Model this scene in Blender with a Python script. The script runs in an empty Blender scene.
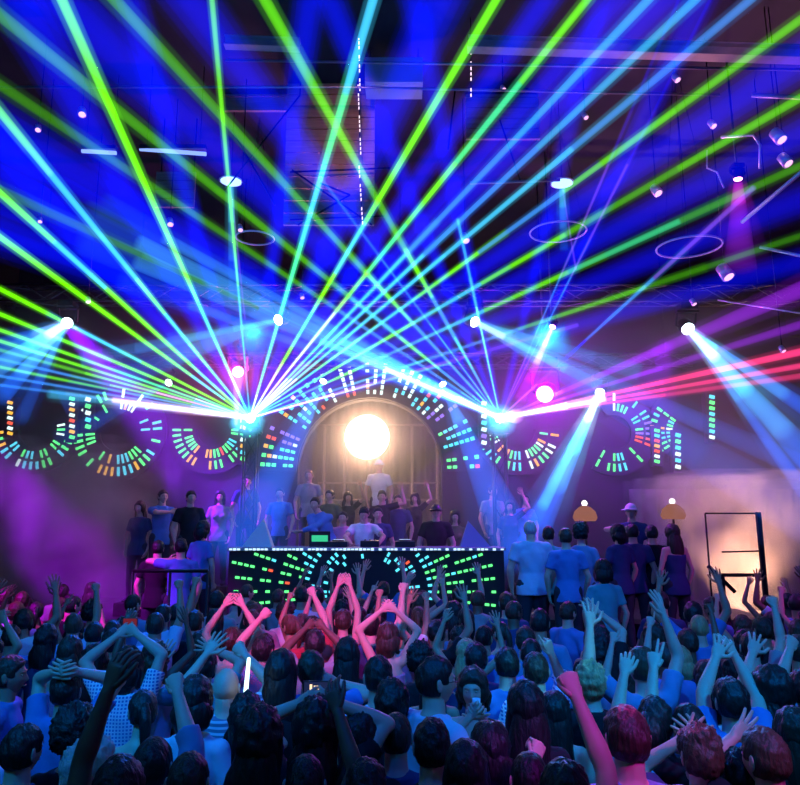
import bpy, bmesh, math, random
from mathutils import Vector, Matrix, noise
S = bpy.context.scene
COL = S.collection
PI = math.pi
R = math.radians
V = Vector

# ------------------------------------------------------------------ camera
F = 700.0
CAM = V((0, 0, 2.63))
PITCH = math.atan(130.5 / F)
cd = bpy.data.cameras.new('camera')
cam = bpy.data.objects.new('camera', cd)
COL.objects.link(cam)
cam.location = CAM
cam.rotation_euler = (PI / 2 + PITCH, 0, 0)
cd.sensor_fit = 'HORIZONTAL'
cd.sensor_width = 36.0
cd.lens = 36.0 * F / 800.0
cd.clip_end = 200
S.camera = cam

def ray(px, py):
    u = (px - 400) / F
    v = (392.5 - py) / F
    c, s = math.cos(PITCH), math.sin(PITCH)
    return V((u, c - s * v, s + c * v))

def P(px, py, Y):
    d = ray(px, py)
    return CAM + d * (Y / d.y)

def PZ(px, py, z):
    d = ray(px, py)
    return CAM + d * ((z - CAM.z) / d.z)

# ------------------------------------------------------------------ world, exposure
w = bpy.data.worlds.new('world')
S.world = w
w.use_nodes = True
w.node_tree.nodes['Background'].inputs[0].default_value = (0.004, 0.012, 0.11, 1)
w.node_tree.nodes['Background'].inputs[1].default_value = 0.25
S.view_settings.view_transform = 'Standard'
S.view_settings.look = 'None'
S.view_settings.exposure = 0.0
S.view_settings.gamma = 1.0
S.view_settings.use_curve_mapping = False

# ------------------------------------------------------------------ big lights of the club (ceiling washes and stage washes)
def spot(loc, target, color, power, deg, blend=0.6, rad=0.12):
    l = bpy.data.lights.new('stage_spot', 'SPOT')
    l.energy = power; l.color = color; l.spot_size = R(deg); l.spot_blend = blend
    l.shadow_soft_size = rad
    o = bpy.data.objects.new('stage_spot', l)
    COL.objects.link(o)
    o.location = loc
    o.rotation_euler = (V(target) - V(loc)).to_track_quat('-Z', 'Y').to_euler()
    return o

BLUE = (0.0, 0.11, 1.0)
CYAN = (0.0, 0.29, 1.0)
PINK = (1.0, 0.02, 0.32)
MAG = (0.8, 0.02, 0.9)
WARM = (1.0, 0.55, 0.28)
# washes over the dance floor
spot((-3.5, 0.2, 6.8), (-1.6, 5.6, 1.7), CYAN, 1350, 46, 1.0)
spot((3.0, 0.0, 6.8), (1.8, 5.4, 1.7), CYAN, 1700, 44, 1.0)
spot((0, 1.0, 7.5), (0, 8.0, 1.5), BLUE, 1100, 80, 1.0)
spot((-2.6, 12.0, 6.0), (-1.0, 4.0, 1.6), BLUE, 5500, 60, 0.9)
spot((2.6, 12.0, 6.0), (1.4, 4.0, 1.6), CYAN, 3600, 60, 0.9)
# pink washes
spot((-1.6, 0.5, 6.6), P(318, 622, 7.0), PINK, 3600, 15, 0.5)
spot((-2.2, 9.5, 6.4), P(330, 622, 7.0), PINK, 500, 22, 0.8)
spot((3.6, 0.4, 5.2), PZ(690, 745, 1.7), MAG, 460, 13, 0.6)
spot((2.0, 6.0, 5.5), PZ(628, 722, 1.75), (1.0, .02, .5), 900, 9, 0.5)
spot((-6.5, 5.5, 6.0), P(60, 590, 9.5), (.75, 0, 1), 5500, 30, 0.8)
spot((-3.0, 8.0, 5.0), PZ(20, 672, 1.62), MAG, 420, 10, 0.6)
spot((7.0, 6.0, 6.0), P(740, 600, 9.0), MAG, 500, 30, 0.8)
# tight spots added to brighten single raised arms
spot((2.0, -0.2, 5.6), P(584, 712, 3.1), (.75, .0, 1.0), 520, 9, .5)
spot((3.0, 1.2, 6.0), P(549, 656, 4.9), (.1, .8, 1.0), 700, 6, .5)
spot((3.4, 1.0, 6.0), P(630, 664, 3.9), (0, .55, .9), 260, 8, .6)
spot((4.0, 1.6, 6.0), P(700, 655, 4.2), CYAN, 420, 14, .8)
spot((-3.4, 1.0, 6.2), P(200, 655, 4.4), CYAN, 560, 15, .8)
# stage
spot(P(367, 437, 15.4), (0.0, 12.0, 3.0), WARM, 90, 90, 0.7, 0.2)
# spots added to tint the roof steel pink
spot((-1.5, 11.6, 6.9), (-1.0, 8.8, 9.0), (1.0, .3, .6), 110, 95, 0.9)
spot((4.0, 10.6, 6.9), (4.2, 7.6, 8.4), (1.0, .3, .7), 170, 95, 0.9)
spot((-.7, 5.4, 7.2), P(332, 140, 9.6), (1.0, .42, .32), 420, 26, 0.5)  # warm spot added to brighten the plank panel
spot((2.4, 4.0, 6.8), P(640, 52, 7.3), (1.0, .35, .6), 130, 50, 0.8)
spot((-2.0, 8.0, 6.2), (-0.6, 12.0, 2.3), (0.16, 0.2, 1.0), 500, 30, 0.8)
spot((3.0, 7.0, 6.5), P(560, 560, 9.6), CYAN, 500, 24, 0.8)
spot((-5.0, 7.0, 6.5), P(190, 560, 9.6), BLUE, 420, 26, 0.8)

# ------------------------------------------------------------------ materials
MATS = {}
def mat(name, col, rough=0.5, metal=0.0, spec=0.5, noise_s=0, noise_a=0.2, bump=0.0, stretch=(1, 1, 1), coat=0.0, sheen=0.0):
    if name in MATS: return MATS[name]
    m = bpy.data.materials.new(name); m.use_nodes = True
    nt = m.node_tree; b = nt.nodes['Principled BSDF']
    b.inputs['Base Color'].default_value = (*col, 1)
    b.inputs['Roughness'].default_value = rough
    b.inputs['Metallic'].default_value = metal
    b.inputs['Specular IOR Level'].default_value = spec
    b.inputs['Coat Weight'].default_value = coat
    b.inputs['Sheen Weight'].default_value = sheen
    if noise_s:
        tc = nt.nodes.new('ShaderNodeTexCoord'); mp = nt.nodes.new('ShaderNodeMapping')
        mp.inputs['Scale'].default_value = stretch
        nz = nt.nodes.new('ShaderNodeTexNoise'); nz.inputs['Scale'].default_value = noise_s
        nz.inputs['Detail'].default_value = 4
        nt.links.new(tc.outputs['Object'], mp.inputs[0]); nt.links.new(mp.outputs[0], nz.inputs['Vector'])
        mx = nt.nodes.new('ShaderNodeMix'); mx.data_type = 'RGBA'
        mx.inputs[6].default_value = (*[c * (1 - noise_a) for c in col], 1)
        mx.inputs[7].default_value = (*[min(1, c * (1 + noise_a)) for c in col], 1)
        nt.links.new(nz.outputs[0], mx.inputs[0]); nt.links.new(mx.outputs[2], b.inputs['Base Color'])
        if bump:
            bp = nt.nodes.new('ShaderNodeBump'); bp.inputs['Strength'].default_value = bump
            bp.inputs['Distance'].default_value = 0.02
            nt.links.new(nz.outputs[0], bp.inputs['Height']); nt.links.new(bp.outputs[0], b.inputs['Normal'])
    MATS[name] = m
    return m

def emit(name, col, strength):
    if name in MATS: return MATS[name]
    m = bpy.data.materials.new(name); m.use_nodes = True
    nt = m.node_tree; nt.nodes.clear()
    o = nt.nodes.new('ShaderNodeOutputMaterial'); e = nt.nodes.new('ShaderNodeEmission')
    e.inputs[0].default_value = (*col, 1); e.inputs[1].default_value = strength
    nt.links.new(e.outputs[0], o.inputs['Surface'])
    MATS[name] = m
    return m

def beam_mat(col, s):
    s = float('%.2g' % s)
    name = 'beam_light_%s_%g' % ('_'.join('%d' % round(c * 100) for c in col), s)
    if name in MATS: return MATS[name]
    m = bpy.data.materials.new(name); m.use_nodes = True
    nt = m.node_tree; nt.nodes.clear()
    o = nt.nodes.new('ShaderNodeOutputMaterial'); e = nt.nodes.new('ShaderNodeEmission')
    e.inputs[0].default_value = (*col, 1); e.inputs[1].default_value = s
    nt.links.new(e.outputs[0], o.inputs['Volume'])  # emission put into the volume imitates light scattered by haze
    MATS[name] = m
    return m

def haze_mat(name, density, col=(1, 1, 1), clouds=0):
    m = bpy.data.materials.new(name); m.use_nodes = True
    nt = m.node_tree; nt.nodes.clear()
    o = nt.nodes.new('ShaderNodeOutputMaterial'); e = nt.nodes.new('ShaderNodeVolumeScatter')
    e.inputs[0].default_value = (*col, 1); e.inputs['Density'].default_value = density
    e.inputs['Anisotropy'].default_value = 0.2
    if clouds:
        tc = nt.nodes.new('ShaderNodeTexCoord'); nz = nt.nodes.new('ShaderNodeTexNoise'); nz.inputs['Scale'].default_value = clouds
        nz.inputs['Detail'].default_value = 3; nz.inputs['Distortion'].default_value = .6
        mr = nt.nodes.new('ShaderNodeMapRange'); mr.inputs[1].default_value = .42; mr.inputs[2].default_value = .66; mr.inputs[3].default_value = 0; mr.inputs[4].default_value = density
        nt.links.new(tc.outputs['Object'], nz.inputs['Vector']); nt.links.new(nz.outputs[0], mr.inputs[0]); nt.links.new(mr.outputs[0], e.inputs['Density'])
    nt.links.new(e.outputs[0], o.inputs['Volume'])
    return m

BLACK = mat('black_metal', (0.015, 0.015, 0.018), 0.45, 0.6)
STEEL = mat('truss_steel', (0.10, 0.10, 0.11), 0.35, 0.8)
DARK = mat('dark_paint', (0.02, 0.02, 0.026), 0.7, noise_s=3, noise_a=0.4)

# ------------------------------------------------------------------ mesh helpers
class MB:
    """collects shapes into one mesh"""
    def __init__(s): s.v = []; s.f = []; s.m = []
    def add(s, vs, fs, mi=0):
        n = len(s.v); s.v += [tuple(p) for p in vs]; s.f += [tuple(n + i for i in f) for f in fs]; s.m += [mi] * len(fs)
    def box(s, c, d, rot=None, mi=0, bev=0.0):
        x, y, z = d[0] / 2, d[1] / 2, d[2] / 2
        b = min(bev, x * .9, y * .9, z * .9)
        if b <= 0:
            vs = [V((i * x, j * y, k * z)) for i in (-1, 1) for j in (-1, 1) for k in (-1, 1)]
            fs = [(0, 1, 3, 2), (4, 6, 7, 5), (0, 4, 5, 1), (2, 3, 7, 6), (0, 2, 6, 4), (1, 5, 7, 3)]
        else:
            bm = bmesh.new(); bmesh.ops.create_cube(bm, size=1)
            for q in bm.verts: q.co = V((q.co.x * 2 * x, q.co.y * 2 * y, q.co.z * 2 * z))
            bmesh.ops.bevel(bm, geom=bm.edges[:], offset=b, segments=2, profile=0.7, affect='EDGES')
            bm.verts.ensure_lookup_table()
            vs = [q.co.copy() for q in bm.verts]; fs = [[q.index for q in f.verts] for f in bm.faces]; bm.free()
        if rot is not None: vs = [rot @ p for p in vs]
        s.add([p + V(c) for p in vs], fs, mi)
        return s
    def tube(s, pts, rad, n=8, mi=0, up=None, cap=True, round_end=False):
        pts = [V(p) for p in pts]
        k = len(pts)
        rr = [(r, r) if not isinstance(r, (tuple, list)) else tuple(r) for r in (rad if isinstance(rad, (list, tuple)) else [rad] * k)]
        if round_end:
            d0 = (pts[0] - pts[1]).normalized(); d1 = (pts[-1] - pts[-2]).normalized()
            a, b = rr[0], rr[-1]
            ma, mb = min(a), min(b)
            pts = [pts[0] + d0 * ma * .9, pts[0] + d0 * ma * .55] + pts + [pts[-1] + d1 * mb * .55, pts[-1] + d1 * mb * .9]
            rr = [(a[0] * .35, a[1] * .35), (a[0] * .8, a[1] * .8)] + rr + [(b[0] * .8, b[1] * .8), (b[0] * .35, b[1] * .35)]
            k = len(pts)
        t0 = (pts[1] - pts[0]).normalized()
        u = V(up) if up is not None else (V((1, 0, 0)) if abs(t0.x) < 0.8 else V((0, 1, 0)))
        vs = []
        for i in range(k):
            t = (pts[min(i + 1, k - 1)] - pts[max(i - 1, 0)])
            if t.length < 1e-9: t = t0
            t.normalize()
            u = (u - t * u.dot(t))
            if u.length < 1e-6: u = t.orthogonal()
            u.normalize(); w_ = t.cross(u)
            for j in range(n):
                a = 2 * PI * j / n
                vs.append(pts[i] + u * (math.cos(a) * rr[i][0]) + w_ * (math.sin(a) * rr[i][1]))
        fs = []
        for i in range(k - 1):
            for j in range(n):
                a = i * n + j; b = i * n + (j + 1) % n
                fs.append((a, b, b + n, a + n))
        if cap:
            fs.append(tuple(reversed(range(n)))); fs.append(tuple(range((k - 1) * n, k * n)))
        s.add(vs, fs, mi)
        return s
    def ell(s, c, r, n=12, m=8, mi=0, rot=None):
        vs = [V((0, 0, -1))]
        for i in range(1, m):
            th = -PI / 2 + PI * i / m
            for j in range(n):
                a = 2 * PI * j / n
                vs.append(V((math.cos(th) * math.cos(a), math.cos(th) * math.sin(a), math.sin(th))))
        vs.append(V((0, 0, 1)))
        fs = [(0, 1 + (j + 1) % n, 1 + j) for j in range(n)]
        for i in range(m - 2):
            for j in range(n):
                a = 1 + i * n + j; b = 1 + i * n + (j + 1) % n
                fs.append((a, b, b + n, a + n))
        e = len(vs) - 1; q = 1 + (m - 2) * n
        fs += [(q + j, q + (j + 1) % n, e) for j in range(n)]
        vs = [V((p.x * r[0], p.y * r[1], p.z * r[2])) for p in vs]
        if rot is not None: vs = [rot @ p for p in vs]
        s.add([p + V(c) for p in vs], fs, mi)
        return s
    def lathe(s, prof, c, axis=(0, 0, 1), n=20, mi=0):
        ax = V(axis).normalized(); u = ax.orthogonal().normalized(); w_ = ax.cross(u)
        vs = []
        for r, h in prof:
            for j in range(n):
                a = 2 * PI * j / n
                vs.append(V(c) + ax * h + u * math.cos(a) * r + w_ * math.sin(a) * r)
        fs = []
        for i in range(len(prof) - 1):
            for j in range(n):
                a = i * n + j; b = i * n + (j + 1) % n
                fs.append((a, b, b + n, a + n))
        fs.append(tuple(reversed(range(n)))); fs.append(tuple(range((len(prof) - 1) * n, len(prof) * n)))
        s.add(vs, fs, mi)
        return s
    def torus(s, c, Rr, r, n=40, m=6, rot=None, a0=0, a1=2 * PI, mi=0):
        full = abs(a1 - a0 - 2 * PI) < 1e-6
        vs = []; fs = []
        k = n if full else n + 1
        for i in range(k):
            a = a0 + (a1 - a0) * i / n
            for j in range(m):
                b = 2 * PI * j / m
                p = V(((Rr + r * math.cos(b)) * math.cos(a), r * math.sin(b), (Rr + r * math.cos(b)) * math.sin(a)))
                if rot is not None: p = rot @ p
                vs.append(p + V(c))
        for i in range(n):
            for j in range(m):
                a = (i % k) * m + j; b = (i % k) * m + (j + 1) % m; c2 = ((i + 1) % k) * m + (j + 1) % m; d = ((i + 1) % k) * m + j
                fs.append((a, d, c2, b))
        s.add(vs, fs, mi)
        return s
    def build(s, name, mats, parent=None, smooth=True, origin=None):
        me = bpy.data.meshes.new(name)
        if origin is not None:
            o_ = V(origin); me.from_pydata([tuple(V(p) - o_) for p in s.v], [], s.f)
        else:
            me.from_pydata(s.v, [], s.f)
        if not isinstance(mats, (list, tuple)): mats = [mats]
        for m_ in mats: me.materials.append(m_)
        me.polygons.foreach_set('material_index', s.m)
        if smooth: me.polygons.foreach_set('use_smooth', [True] * len(me.polygons))
        me.update()
        if smooth == 'auto':
            pass
        o = bpy.data.objects.new(name, me); COL.objects.link(o)
        if origin is not None: o.location = V(origin)
        if parent is not None:
            o.parent = parent
            o.matrix_parent_inverse = Matrix.Translation(-V(parent.location)) if parent.location.length > 0 and origin is None else Matrix.Identity(4)
            if origin is not None: o.location = V(origin) - V(parent.location)
        return o

def tag(o, label, cat, group=None):
    o['label'] = label; o['category'] = cat
    if group: o['group'] = group
    return o
def thing(name, loc, label, cat, group=None):
    o = bpy.data.objects.new(name, None); COL.objects.link(o); o.location = loc
    o.empty_display_size = 0.1
    return tag(o, label, cat, group)
def struct(o):
    o['kind'] = 'structure'; return o

# ------------------------------------------------------------------ room shell
concrete = mat('floor_dark', (0.03, 0.03, 0.035), 0.35, noise_s=4, noise_a=0.4)
wallm = mat('wall_black', (0.016, 0.014, 0.02), 0.8, noise_s=2, noise_a=0.5, bump=0.3)
ceilm = mat('ceiling_black', (0.025, 0.022, 0.03), 0.85, noise_s=1.5, noise_a=0.6)
drape = mat('drape', (0.16, 0.12, 0.13), 0.9, noise_s=3, noise_a=0.3, bump=0.4, stretch=(6, 6, 0.4))
HX, YB, YF, HC = 10.0, 17.5, -4.0, 9.2
struct(MB().box((0, (YB + YF) / 2, -0.1), (2 * HX, YB - YF, 0.2)).build('floor', concrete, smooth=False))
struct(MB().box((0, (YB + YF) / 2, HC + 0.1), (2 * HX, YB - YF, 0.2)).build('ceiling', ceilm, smooth=False))
struct(MB().box((0, YB + 0.1, HC / 2), (2 * HX, 0.2, HC)).build('wall_back', wallm, smooth=False))
struct(MB().box((-HX - 0.1, (YB + YF) / 2, HC / 2), (0.2, YB - YF, HC)).build('wall_left', wallm, smooth=False))
struct(MB().box((HX + 0.1, (YB + YF) / 2, HC / 2), (0.2, YB - YF, HC)).build('wall_right', wallm, smooth=False))
struct(MB().box((0, YF - 0.1, HC / 2), (2 * HX, 0.2, HC)).build('wall_front', wallm, smooth=False))
# partition with the round arch: front face of the stage set (dark scenic wall with an arched opening)
ARC = P(370, 470, 14.6); RO, RI = 2.28, 1.50
def scenic_wall():
    b = MB(); y0, y1 = 14.6, 14.9; n = 40
    zt = 6.6; xl, xr = -HX, HX; cx, cz = ARC.x, ARC.z
    # a strip ring of quads from the arch edge to the outer rectangle, extruded
    ring_i = []; ring_o = []
    for i in range(n + 1):
        a = PI * i / n
        ring_i.append((cx + RI * math.cos(a), cz + RI * math.sin(a)))
        # outer rect
        ca, sa = math.cos(a), math.sin(a)
        t = 1e9
        if ca > 1e-6: t = min(t, (xr - cx) / ca)
        if ca < -1e-6: t = min(t, (xl - cx) / ca)
        if sa > 1e-6: t = min(t, (zt - cz) / sa)
        ring_o.append((cx + ca * t, cz + sa * t))
    for y, fl in ((y0, 0), (y1, 1)):
        vs = [(x, y, z) for x, z in ring_i] + [(x, y, z) for x, z in ring_o]
        fs = []
        for i in range(n):
            q = (i, i + 1, n + 1 + i + 1, n + 1 + i)
            fs.append(q if fl else tuple(reversed(q)))
        b.add(vs, fs)
    vs = []; fs = []
    for x, z in ring_i: vs += [(x, y0, z), (x, y1, z)]
    for i in range(n): fs.append((2 * i, 2 * i + 2, 2 * i + 3, 2 * i + 1))
    b.add(vs, fs)
    w1 = cx - RI - xl; b.box((xl + w1 / 2, 14.75, cz / 2), (w1, .3, cz))
    w2 = xr - cx - RI; b.box((xr - w2 / 2, 14.75, cz / 2), (w2, .3, cz))
    b.box((0, 14.75, zt), (2 * HX, .3, .04))
    return struct(b.build('wall_stage', wallm, smooth=False))
scenic_wall()
# pleated curtain in the recess behind the arch
def curtain(x0, x1, y, z0, z1, pitch=0.22, amp=0.05, thick=0.01):
    b = MB(); n = int((x1 - x0) / pitch * 6); vs = []; fs = []
    for k in (0, 1):
        for i in range(n + 1):
            x = x0 + (x1 - x0) * i / n
            yy = y + amp * math.sin(2 * PI * (x - x0) / pitch) + k * thick
            vs += [(x, yy, z0), (x, yy, z1)]
    o_ = 2 * (n + 1)
    for i in range(n):
        fs.append((2 * i, 2 * i + 2, 2 * i + 3, 2 * i + 1)); fs.append((o_ + 2 * i, o_ + 2 * i + 1, o_ + 2 * i + 3, o_ + 2 * i + 2))
    for i in range(n):
        fs.append((2 * i + 1, 2 * i + 3, o_ + 2 * i + 3, o_ + 2 * i + 1)); fs.append((2 * i, o_ + 2 * i, o_ + 2 * i + 2, 2 * i + 2))
    b.add(vs, fs); return b
tag(curtain(-3.4, 2.6, 17.1, 1.15, 6.6).build('curtain', drape), 'warm lit pleated curtain at the back of the arched stage recess', 'curtain')
tag(curtain(4.6, 9.6, 14.2, 0.0, 3.3, 0.3, 0.06).build('curtain', drape), 'tan curtain behind the steel railing, glowing in warm haze', 'curtain')
# stage and risers
stagem = mat('stage_black', (0.02, 0.02, 0.025), 0.5, noise_s=5, noise_a=0.4)
STG = 1.15
struct(MB().box((-0.4, 14.35, STG / 2), (12.6, 6.0, STG), bev=0.02).build('floor_stage', stagem, smooth=False))
RIS_R = (1.32, 4.15, 9.0, 11.3, 0.86)
RIS_L = (-4.3, -2.5, 9.2, 11.3, 0.70)
for k, (x0, x1, y0, y1, h) in enumerate((RIS_R, RIS_L)):
    t = thing('riser', ((x0 + x1) / 2, (y0 + y1) / 2, 0), ['black carpeted riser carrying the guests right of the booth', 'black carpeted riser carrying the guests left of the booth'][k], 'riser')
    MB().box(((x0 + x1) / 2, (y0 + y1) / 2, h / 2 - .02), (x1 - x0, y1 - y0, h - .04), bev=.01).build('platform', stagem, t, smooth=False)
    MB().box(((x0 + x1) / 2, (y0 + y1) / 2, h - .02), (x1 - x0 + .04, y1 - y0 + .0, .04), bev=.005).build('edge_trim', STEEL, t, smooth=False)
# ------------------------------------------------------------------ beams of light
def beam(a, b, r0, r1, cols, level, parent, name='beam', n=10, parts=None, soft=((1.9, .22),), tail=False):
    """self-glowing solid imitating a shaft of lit haze from a to b; level = brightness looked through sideways"""
    a, b = V(a), V(b); mb = MB(); mats = []
    d = b - a
    if parts is None: parts = max(len(cols), 1)
    tl = 1.0
    if tail:                                   # the shaft runs on until it meets a wall, the roof or head height
        ts = []
        if d.x: ts.append(((9.9 if d.x > 0 else -9.9) - a.x) / d.x)
        if d.y: ts.append(((16 if d.y > 0 else -3.9) - a.y) / d.y)
        if d.z: ts.append(((9.15 if d.z > 0 else 2.2) - a.z) / d.z)
        tl = max(1.0, min(ts))
    for i in range(parts):
        t0, t1 = i / parts, (i + 1) / parts - 1e-4
        ra, rb = r0 + (r1 - r0) * t0, r0 + (r1 - r0) * t1
        c = cols[min(int((t0 + t1) / 2 * len(cols)), len(cols) - 1)]
        lv = level(t0 + .5 / parts) if callable(level) else level
        m = beam_mat(c, lv / (ra + rb))
        if m not in mats: mats.append(m)
        mb.tube([a + d * t0, a + d * t1], [ra, rb], n=n, mi=mats.index(m))
    def far(mesh, mlist, lv, k, s0=1.0, q=0):
        r1_, r2_ = (r0 + (r1 - r0) * s0) * k, (r0 + (r1 - r0) * tl) * k
        m = beam_mat(cols[-1], lv / (r1_ + r2_))
        if m not in mlist: mlist.append(m)
        mesh.tube([a + d * (s0 + .0002), a + d * (tl - .006 * q)], [r1_, r2_], n=n, mi=mlist.index(m))
    if tl > 1.01: far(mb, mats, level(1.0) if callable(level) else level, 1)
    sheaths = []
    # fainter sheaths around the core: the edge of the shaft is soft
    for q, (kr, kl) in enumerate(soft):
        mb2 = MB(); mats2 = []; sh_ = (.37, .61, .23)[q] / parts
        cuts = [.004 + .003 * q] + [i / parts + sh_ for i in range(parts)] + [.997 - .004 * q]
        for t0, t1 in zip(cuts[:-1], cuts[1:]):
            if t1 - t0 < .002: continue
            t1 -= 1.3e-4; tm = (t0 + t1) / 2
            ra, rb = (r0 + (r1 - r0) * t0) * kr, (r0 + (r1 - r0) * t1) * kr
            c = cols[min(int(tm * len(cols)), len(cols) - 1)]
            lv = (level(tm) if callable(level) else level) * kl
            m = beam_mat(c, lv / (ra + rb))
            if m not in mats2: mats2.append(m)
            mb2.tube([a + d * t0, a + d * t1], [ra, rb], n=n, mi=mats2.index(m))
        if tl > 1.01: far(mb2, mats2, (level(1.0) if callable(level) else level) * kl, kr, .997 - .004 * q, q + 1)
        sheaths.append((mb2, mats2))
    o = mb.build(name, mats, None)
    o.parent = parent
    o.matrix_parent_inverse = Matrix.Translation(-V(parent.location))
    for mb2, mats2 in sheaths:
        q = mb2.build('soft_edge', mats2, None); q.parent = o
    return o

G = (0.17, 1.0, 0.0); GC = (0.06, 0.9, 0.35); CY = (0.06, 0.62, 1.0); LB = (0.05, 0.32, 1.0)
B0 = (0.0, 0.004, 1.0); VI = (0.3, 0.1, 1.0); PU = (0.35, 0.02, 0.9); RD = (1.0, 0.04, 0.22); WH = (0.55, 0.8, 1.0); PW = (1.0, 0.55, 0.95)
OL = (0.08, 0.50, 0.0)

lens_w = emit('lens_white', (0.75, 0.92, 1.0), 14)
lens_s = lens_w
lens_p = emit('lens_pink', (1.0, 0.25, 0.8), 10)
lens_core = emit('laser_aperture', (0.6, .9, 1.0), 30)

def off(x, y):
    return x < -5 or x > 805 or y < -5
def laser(px, py, Y, label, fan):
    c = P(px, py, Y)
    t = thing('laser_projector', c, label, 'laser')
    MB().box(c + V((0, .2, -.02)), (.34, .36, .2), bev=.015).build('housing', BLACK, t, smooth=False)
    MB().lathe([(.09, 0), (.085, -.03), (.035, -.05)], c + V((0, .02, 0)), (0, 1, 0)).build('aperture', lens_core, t)
    MB().tube([c + V((-.19, .2, -.25)), c + V((-.19, .2, 0)), ], .012).tube([c + V((.19, .2, -.25)), c + V((.19, .2, 0))], .012).box(c + V((0, .2, -.26)), (.42, .1, .03)).build('bracket', BLACK, t, smooth=False)
    for (ex, ey, eY, r0, r1, cols, lv) in fan:
        if cols == [B0]:
            lv2 = (lambda f: (lambda t_: f(t_) * .35))(lv); r0 *= .9; r1 *= .88
            beam(c, P(ex, ey, eY), r0, r1, cols, lv2, t, parts=6, n=14, soft=((1.35, .7), (.6, .6), (1.6, .25)), tail=off(ex, ey))
        else:
            beam(c, P(ex, ey, eY), r0, r1, cols, lv, t, tail=off(ex, ey))
    l = bpy.data.lights.new('laser_flare', 'POINT'); l.energy = 170; l.color = (.03, .30, 1.0); l.shadow_soft_size = .04  # point light added so the haze glows round the aperture
    o = bpy.data.objects.new('laser_flare', l); COL.objects.link(o); o.parent = t; o.location = (0, -.12, 0)
    return c, t

def ext(px, py, ex, ey, k=1.06):
    return (px + (ex - px) * k, py + (ey - py) * k)

A0, B0P = (250, 418), (500, 418)
def fan(src, rows):
    out = []
    for (ex, ey, eY, r0, r1, cols, lv) in rows:
        x, y = ext(*src, ex, ey)
        out.append((x, y, eY, r0, r1, cols, lv))
    return out
def fade(v0, v1):
    return lambda t: v0 + (v1 - v0) * t
fa = [
    (62, 0, 4.2, .012, .040, [GC, GC, CY, CY, G, G, G, G], fade(.9, .75)),
    (0, 112, 4.6, .012, .034, [G, GC, CY, G, CY, G, CY, CY, G], fade(.9, .6)),
    (0, 193, 5.0, .012, .030, [G, G, CY, G, G, G, CY, G], fade(.85, .7)),
    (0, 237, 5.4, .012, .028, [G, CY, G, G, G], .75),
    (0, 289, 6.0, .011, .024, [G, G, G, CY, G], .7),
    (0, 314, 6.4, .011, .023, [GC, G, G], .65),
    (0, 330, 6.8, .011, .022, [WH, GC, G], .6),
    (0, 341, 7.0, .011, .022, [CY, G, G], .55),
    (0, 350, 7.2, .011, .022, [WH, PW, G, OL], .5),
    (0, 359, 7.4, .011, .02, [CY, G, LB], .45),
    (0, 367, 7.6, .011, .02, [WH, CY, G], .4),
    (0, 376, 7.8, .011, .02, [CY, LB, LB], .4),
    (0, 385, 8.0, .011, .02, [PW, WH, LB], .3),
    (60, 395, 9.5, .03, .07, [PW, WH, CY], fade(1.2, .1)),
    (120, 401, 11, .03, .05, [WH, PW, PW], fade(2.5, .2)),
    (212, 0, 5.0, .010, .026, [CY, LB, CY, CY, G, G, G, G], fade(.5, .55)),
    (373, 0, 4.6, .012, .040, [WH, CY, CY, GC, GC, CY, GC, CY], fade(1.0, .75)),
    (496, 0, 4.6, .012, .036, [WH, PW, G, CY, G, CY, G, G, G], fade(1.0, .8)),
    (587, 0, 4.6, .012, .034, [WH, PW, WH, WH, G, GC, G, GC, G], fade(1.0, .7)),
    (648, 0, 4.6, .012, .038, [WH, CY, CY, LB, CY], fade(1.0, .42)),
    (695, 0, 4.6, .012, .038, [WH, CY, CY, LB, CY], fade(1.0, .45)),
    (750, 0, 4.6, .012, .038, [WH, CY, CY, CY, LB], fade(1.0, .5)),
    (800, 20, 4.6, .012, .036, [WH, CY, G, CY, G, LB, G, G], fade(.9, .45)),
    (800, 98, 4.8, .012, .036, [CY, CY, G, G, CY, G, OL, G], fade(.9, .42)),
    (800, 166, 5.0, .012, .034, [CY, LB, G, LB, CY, G, GC, OL], fade(.8, .35)),
    (800, 236, 5.4, .012, .030, [CY, LB, CY, LB, G, OL], fade(.7, .2)),
    (560, 330, 9.0, .012, .03, [PW, VI, VI], fade(.8, .2)),
    (440, 366, 11.0, .012, .02, [PW, WH, CY], fade(.9, .3)),
]
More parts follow.
